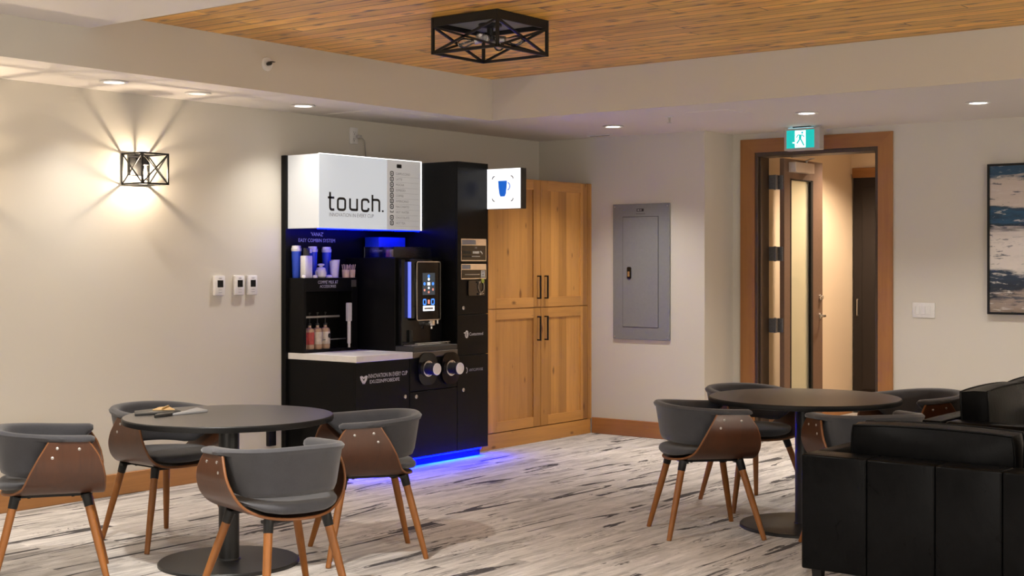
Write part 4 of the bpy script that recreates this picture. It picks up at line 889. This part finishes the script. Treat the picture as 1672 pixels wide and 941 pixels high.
# ------------------------------------------------------------------ chairs
def lerp_tab(tab, x):
    for (a, b), (c, d) in zip(tab, tab[1:]):
        if x <= c: return b + (d-b)*max(0, (x-a)/(c-a))
    return tab[-1][1]
def smooth_path(P, n):
    """Catmull-Rom through tuples"""
    out = []; P = [Vector(p) for p in P]
    for i in range(len(P)-1):
        a, b, c, d = P[max(i-1, 0)], P[i], P[i+1], P[min(i+2, len(P)-1)]
        for k_ in range(n):
            t_ = k_/n; out.append(.5*((2*b) + (c-a)*t_ + (2*a-5*b+4*c-d)*t_*t_ + (3*b-a-3*c+d)*t_**3))
    out.append(P[-1]); return out
UPROF = [(0, .437), (.10, .440), (.165, .451), (.215, .474), (.250, .508), (.273, .555), (.283, .605), (.280, .650), (.273, .694)]
def make_chair():
    t = thing('dining_chair', 'x', 'chair', (0, 0, 0), 0, 'grey bentwood dining chairs')
    prof = smooth_path([(-y, z) for y, z in UPROF[:0:-1]] + UPROF, 4)
    grid = []
    for y, z in prof:
        xr = lerp_tab([(.437, -.225), (.441, -.195), (.452, -.160), (.475, -.128), (.51, -.108), (.56, -.086), (.62, -.052), (.71, .004)], z)
        xf = lerp_tab([(.43, .235), (.47, .242), (.53, .242), (.58, .232), (.63, .212), (.67, .186), (.71, .152)], z)
        row = []
        for j in range(9):
            row.append((xr + (xf-xr)*j/8, y, z))
        grid.append(row)
    MB().slab(grid, .013).part('shell', M['walnut'], t, 40)
    # light edge line of the plywood shell
    mid = []
    for i, (y, z) in enumerate(prof):
        tg = (prof[min(i+1, len(prof)-1)] - prof[max(i-1, 0)]).normalized(); mid.append((y + tg.y*.0065, z - tg.x*.0065))
    e = MB()
    for j, dx in ((0, -.0005), (8, .0005)): e.tube([(g[j][0]+dx, y, z) for g, (y, z) in zip(grid, mid)], .0066, 8)
    e.part('shell_edge', M['ply_edge'], t, label='lighter plywood edge')
    # backrest band
    path = smooth_path([(.198, .262), (.10, .264), (.0, .264), (-.09, .254), (-.17, .222), (-.232, .160), (-.262, .08), (-.270, 0), (-.262, -.08), (-.232, -.160), (-.17, -.222), (-.09, -.254), (.0, -.264), (.10, -.264), (.198, -.262)], 4)
    n = len(path); secs = []; dist = [0]
    for a, b in zip(path, path[1:]): dist.append(dist[-1] + (b-a).length)
    T = dist[-1]
    for i, p in enumerate(path):
        tg = (path[min(i+1, n-1)] - path[max(i-1, 0)]).normalized(); nn = Vector((-tg.y, tg.x))
        if nn.dot(p - Vector((.02, 0))) < 0: nn = -nn
        e_ = min(dist[i], T - dist[i])                       # distance from the nearest arm end
        c = min(1, e_/(T/2)); zt = .722 + .026*(c*c*(3-2*c))
        dep = lerp_tab([(0, .040), (.03, .060), (.08, .11), (.14, .165), (.20, .200), (.28, .214), (.7, .222)], e_)
        sh = 1 if e_ > .03 else .55 + .45*math.sqrt(max(0, 1-(1-e_/.03)**2))
        zb = zt - dep; side = max(0, 1 - max(0, e_-.16)/.12); ov = .010 + .024*side
        outv = -.003 if side > .3 else 0.0
        sec = [(-.022, zb), (-.036, zb+.012), (-.044, zb+.034 if dep > .08 else zb+.016), (-.048, zt-.030), (-.044, zt-.012), (-.028, zt-.002), (-.006, zt), (ov-.010, zt-.004), (ov, zt-.014), (ov-.003, zt-.027), (outv, zt-.034), (outv, zb+.034 if dep > .08 else zb+.012), (-.006, zb+.008)]
        zc = (zt+zb)/2; pts = []
        for o_, z in sec:
            lean = -(zt - z)*.16 * min(1, e_/.25)
            o2 = (-.02 + (o_+.02)*sh) + lean; z2 = zt-.02 + (z-(zt-.02))*sh
            pts.append(Vector((p.x + nn.x*o2, p.y + nn.y*o2, z2)))
        secs.append(pts)
    bmr = MB().loft(secs)
    br = bmr.part('backrest', M['fabric'], t, 60)
    # seat cushion
    secs = []; NA = 56
    def sect(s, dz):
        ring = []
        for k_ in range(NA):
            a = 2*PI*k_/NA; ca, sa = math.cos(a), math.sin(a)
            x = math.copysign(abs(ca)**.78, ca)*.250*s + .005; y = math.copysign(abs(sa)**.78, sa)*.232*s
            zs = lerp_tab(UPROF, abs(y)) + .0145
            ring.append((x, y, zs, dz))
        return ring
    for s, h in ((.90, 0), (.965, .004), (.995, .014), (1.0, .026), (.985, .040), (.94, .050), (.80, .056), (.5, .060), (.12, .061)):
        rg = sect(s, h); secs.append([Vector((x, y, (zs*(1-h/.061) + (.447)*(h/.061)) + h + (0 if h < .03 else .002*math.cos(3*y/.2)))) for x, y, zs, _ in rg])
    MB().loft(secs).part('seat', M['fabric'], t, 60)
    # under frame
    q = MB()
    for sx in (.150, -.150): q.bar((sx, -.165, .421), (sx, .165, .421), .030, .012)
    q.bar((.15, .10, .421), (-.15, .10, .421), .024, .010); q.bar((.15, -.10, .421), (-.15, -.10, .421), .024, .010)
    for sx in (.10, -.10):
        for sy in (.10, -.10): q.tube([(sx, sy, .412), (sx, sy, .436)], .008, 8)
    q.part('underframe', M['black'], t)
    for sx, sy, fx, fy in ((.160, .160, .262, .285), (.160, -.160, .262, -.285), (-.160, .140, -.262, .212), (-.160, -.140, -.262, -.212)):
        a = Vector((sx, sy, .428)); b = Vector((fx, fy, .0)); d = b - a
        lg = MB(); pts = [a + d*k_ for k_ in (0, .1, .45, .8, .985, 1)]; lg.tube(pts, [.0185, .0195, .0188, .0155, .0138, .0125], 16)
        leg = lg.part('leg', M['leg'], t)
        sl = MB(); sl.tube([a + d*(-.01), a + d*.0, a + d*.12, a + d*.125], [.020, .0235, .0215, .0198], 16); sl.part('leg_sleeve', M['black'], leg)
    for s in (1, -1):
        for x, z in ((.030, .668), (.128, .662), (.008, .625)):
            y = lerp_tab([(.555, .273), (.605, .283), (.655, .280), (.708, .271)], z)
            q = MB(); q.lathe([(.007, 0), (.007, .002), (.004, .004), (.001, .0045)] if s > 0 else [(.007, 0), (.007, -.002), (.004, -.004), (.001, -.0045)], (x, s*(y+.0128), z), 12, 'y'); q.part('rivet', M['brushed'], t)
    return t
proto = make_chair()
spots = [((5.35, 5.05), 144.7, 'grey bentwood chair at the right of the left table, in front of the coffee station'),
         ((4.93, 6.21), -93, 'grey bentwood chair behind the left table with its back to the left wall'),
         ((3.988, 5.862), -35, 'grey bentwood chair at the far left of the photo, cut by the frame'),
         ((4.273, 4.569), 75, 'grey bentwood chair in front of the left table, seen from behind'),
         ((6.943, 3.948), -43, 'grey bentwood chair at the left of the right table, side plate towards the camera'),
         ((7.95, 4.18), -120, 'grey bentwood chair behind the right table, nearest the open door'),
         ((8.29, 3.21), 150, 'grey bentwood chair at the right of the right table, beside the tall sofa cushion'),
         ((7.06, 3.00), 48, 'grey bentwood chair between the right table and the black sofa, mostly hidden by the sofa')]
for i, ((x, y), a, lab) in enumerate(spots):
    if i == 0: proto.location = (x, y, 0); proto.rotation_euler = (0, 0, math.radians(a)); proto['label'] = lab
    else: dup(proto, (x, y, 0), math.radians(a), lab)

# ------------------------------------------------------------------ leather sofas
def cushion(mb, pipe, o, ax, up, nrm, wd, ht, th, bulge=.05, pinch=.02):
    """boxed cushion: face bulging both sides, gusset between, origin o at the bottom centre"""
    o = Vector(o); ax = Vector(ax); up = Vector(up); nrm = Vector(nrm); n = 14; pos = []
    def pt(u, v, s):
        k_ = (1-abs(u)**3.0)*(1-abs(v)**3.0); ins = 1 - pinch*(abs(u)**4*abs(v)**4) * 2
        edge = pinch*(1-abs(u)**2)*abs(v)**6, pinch*(1-abs(v)**2)*abs(u)**6
        return o + ax*(u*(wd/2)*ins + math.copysign(edge[1], u)*.5) + up*(ht/2 + v*(ht/2)*ins + math.copysign(edge[0], v)*.7) + nrm*(s*(th/2 + bulge*k_))
    G = {s: [[pt(-1 + 2*i/n, -1 + 2*j/n, s) for j in range(n+1)] for i in range(n+1)] for s in (1, -1)}
    for s in (1, -1):
        vs = [p for r in G[s] for p in r]; mb.add(vs, [(i*(n+1)+j, (i+1)*(n+1)+j, (i+1)*(n+1)+j+1, i*(n+1)+j+1) for i in range(n) for j in range(n)])
    def ring(s): return [G[s][i][0] for i in range(n)] + [G[s][n][j] for j in range(n)] + [G[s][i][n] for i in range(n, 0, -1)] + [G[s][0][j] for j in range(n, 0, -1)]
    A, B = ring(1), ring(-1); m = len(A); c = sum((a for a in A), Vector()) / m; c2 = sum((b for b in B), Vector()) / m; cc = (c+c2)/2
    Mi = [(a+b)/2 + ((a+b)/2 - cc).normalized()*.012 for a, b in zip(A, B)]
    mb.add(A + Mi + B, [(i, (i+1) % m, m+(i+1) % m, m+i) for i in range(m)] + [(m+i, m+(i+1) % m, 2*m+(i+1) % m, 2*m+i) for i in range(m)])
    for R_ in (A, B):
        cen = sum((p for p in R_), Vector())/m
        pipe.tube([p + (p-cen).normalized()*.002 for p in R_ + R_[:1]], .0055, 6)
def sofa(name_lab, loc, rz, seats, seat_w, depth, hgt, back_t, arm_t, pil_h, pil_t, seams, round_arm=False, pil_lean=.0, pil_off=0.0):
    """local: back along y at x=0 facing +x; left end y=0, runs to -y"""
    t = thing('sofa', name_lab, 'sofa', loc, rz)
    R = t.location; W = seats*seat_w + 2*arm_t
    def B(mb, x0, x1, y0, y1, z0, z1, bev=.012): mb.box(R.x+x0, R.x+x1, R.y+y0, R.y+y1, R.z+z0, R.z+z1, bev, 3)
    ys = [0] + [-s for s in seams if s < W-.05] + [-W]
    q = MB()
    for a, b in zip(ys, ys[1:]): B(q, 0, back_t, b+.0008, a-.0008, .105, hgt, .010)
    q.part('back', M['leather'], t, 50)
    for nm, y0, y1 in (('arm', -arm_t, 0), ('arm', -W, -W+arm_t)):
        q = MB(); B(q, back_t+.001, depth, y0, y1, .105, hgt, .035 if round_arm else .010); q.part(nm, M['leather'], t, 50)
    q = MB(); B(q, back_t+.001, depth-.02, -W+arm_t+.001, -arm_t-.001, .105, .27, .008); q.part('seat_base', M['leather'], t, 50)
    for i in range(seats):
        y1 = -arm_t - i*seat_w - .003; y0 = y1 - seat_w + .006
        q = MB(); B(q, back_t+.005, depth, y0, y1, .272, .44, .03); q.part('seat_cushion', M['leather'], t, 50)
        q = MB(); pp = MB(); la = math.radians(pil_lean)
        cushion(q, pp, (R.x+back_t+.03+pil_t/2+.03, R.y+(y0+y1)/2-pil_off, R.z+.445), (0, -1, 0), (-math.sin(la), 0, math.cos(la)), (math.cos(la), 0, math.sin(la)), seat_w-.05, pil_h, pil_t, .035, .009)
        c = q.part('back_cushion', M['leather'], t, 60); pp.part('piping', M['leather'], c)
    for x in (.06, depth-.06):
        for y in (-.06, -W+.06):
            q = MB(); q.loft([[Vector((R.x+x+a*s, R.y+y+b*s, R.z+z)) for a, b in ((1, 1), (-1, 1), (-1, -1), (1, -1))] for s, z in ((.017, 0), (.024, .106))]); q.part('leg', M['black'], t)
    return t
sofa('long black leather sofa seen from behind at the lower right, with seams down its back', (5.98, 2.88, 0), 0, 2, .80, .82, .640, .17, .075, .325, .15, [.321, .638, .932, 1.23, 1.55], False, 2, .06)
sofa('black leather sofa with tall wrinkled cushion behind the nearer sofa, at the right edge', (9.36, 2.85, 0), -PI/2, 2, .82, .85, .675, .12, .17, .385, .15, [.6, 1.2], True, 4)

# ------------------------------------------------------------------ corridor lamp
t = thing('corridor_downlight', 'downlight in the corridor ceiling beyond the open door', 'light', (12.4, 5.0, 2.80))
MB().lathe([(.06, 2.80), (.085, 2.80), (.085, 2.792), (.06, 2.79)], (12.4, 5.0, 0), 28).part('trim_ring', M['white'], t); MB().lathe([(.06, 2.799), (.06, 2.795), (.01, 2.795)], (12.4, 5.0, 0), 28).part('lens', M['lamp_on'], t)
l = bpy.data.lights.new('corridor_beam', 'SPOT'); l.energy = CORR_W; l.color = (1.0, 0.80, 0.60); l.spot_size = math.radians(140); l.spot_blend = .6; l.shadow_soft_size = .06
o = bpy.data.objects.new('corridor_beam', l); COL.objects.link(o); o.location = (12.4, 5.0, 2.785); o['kind'] = 'structure'
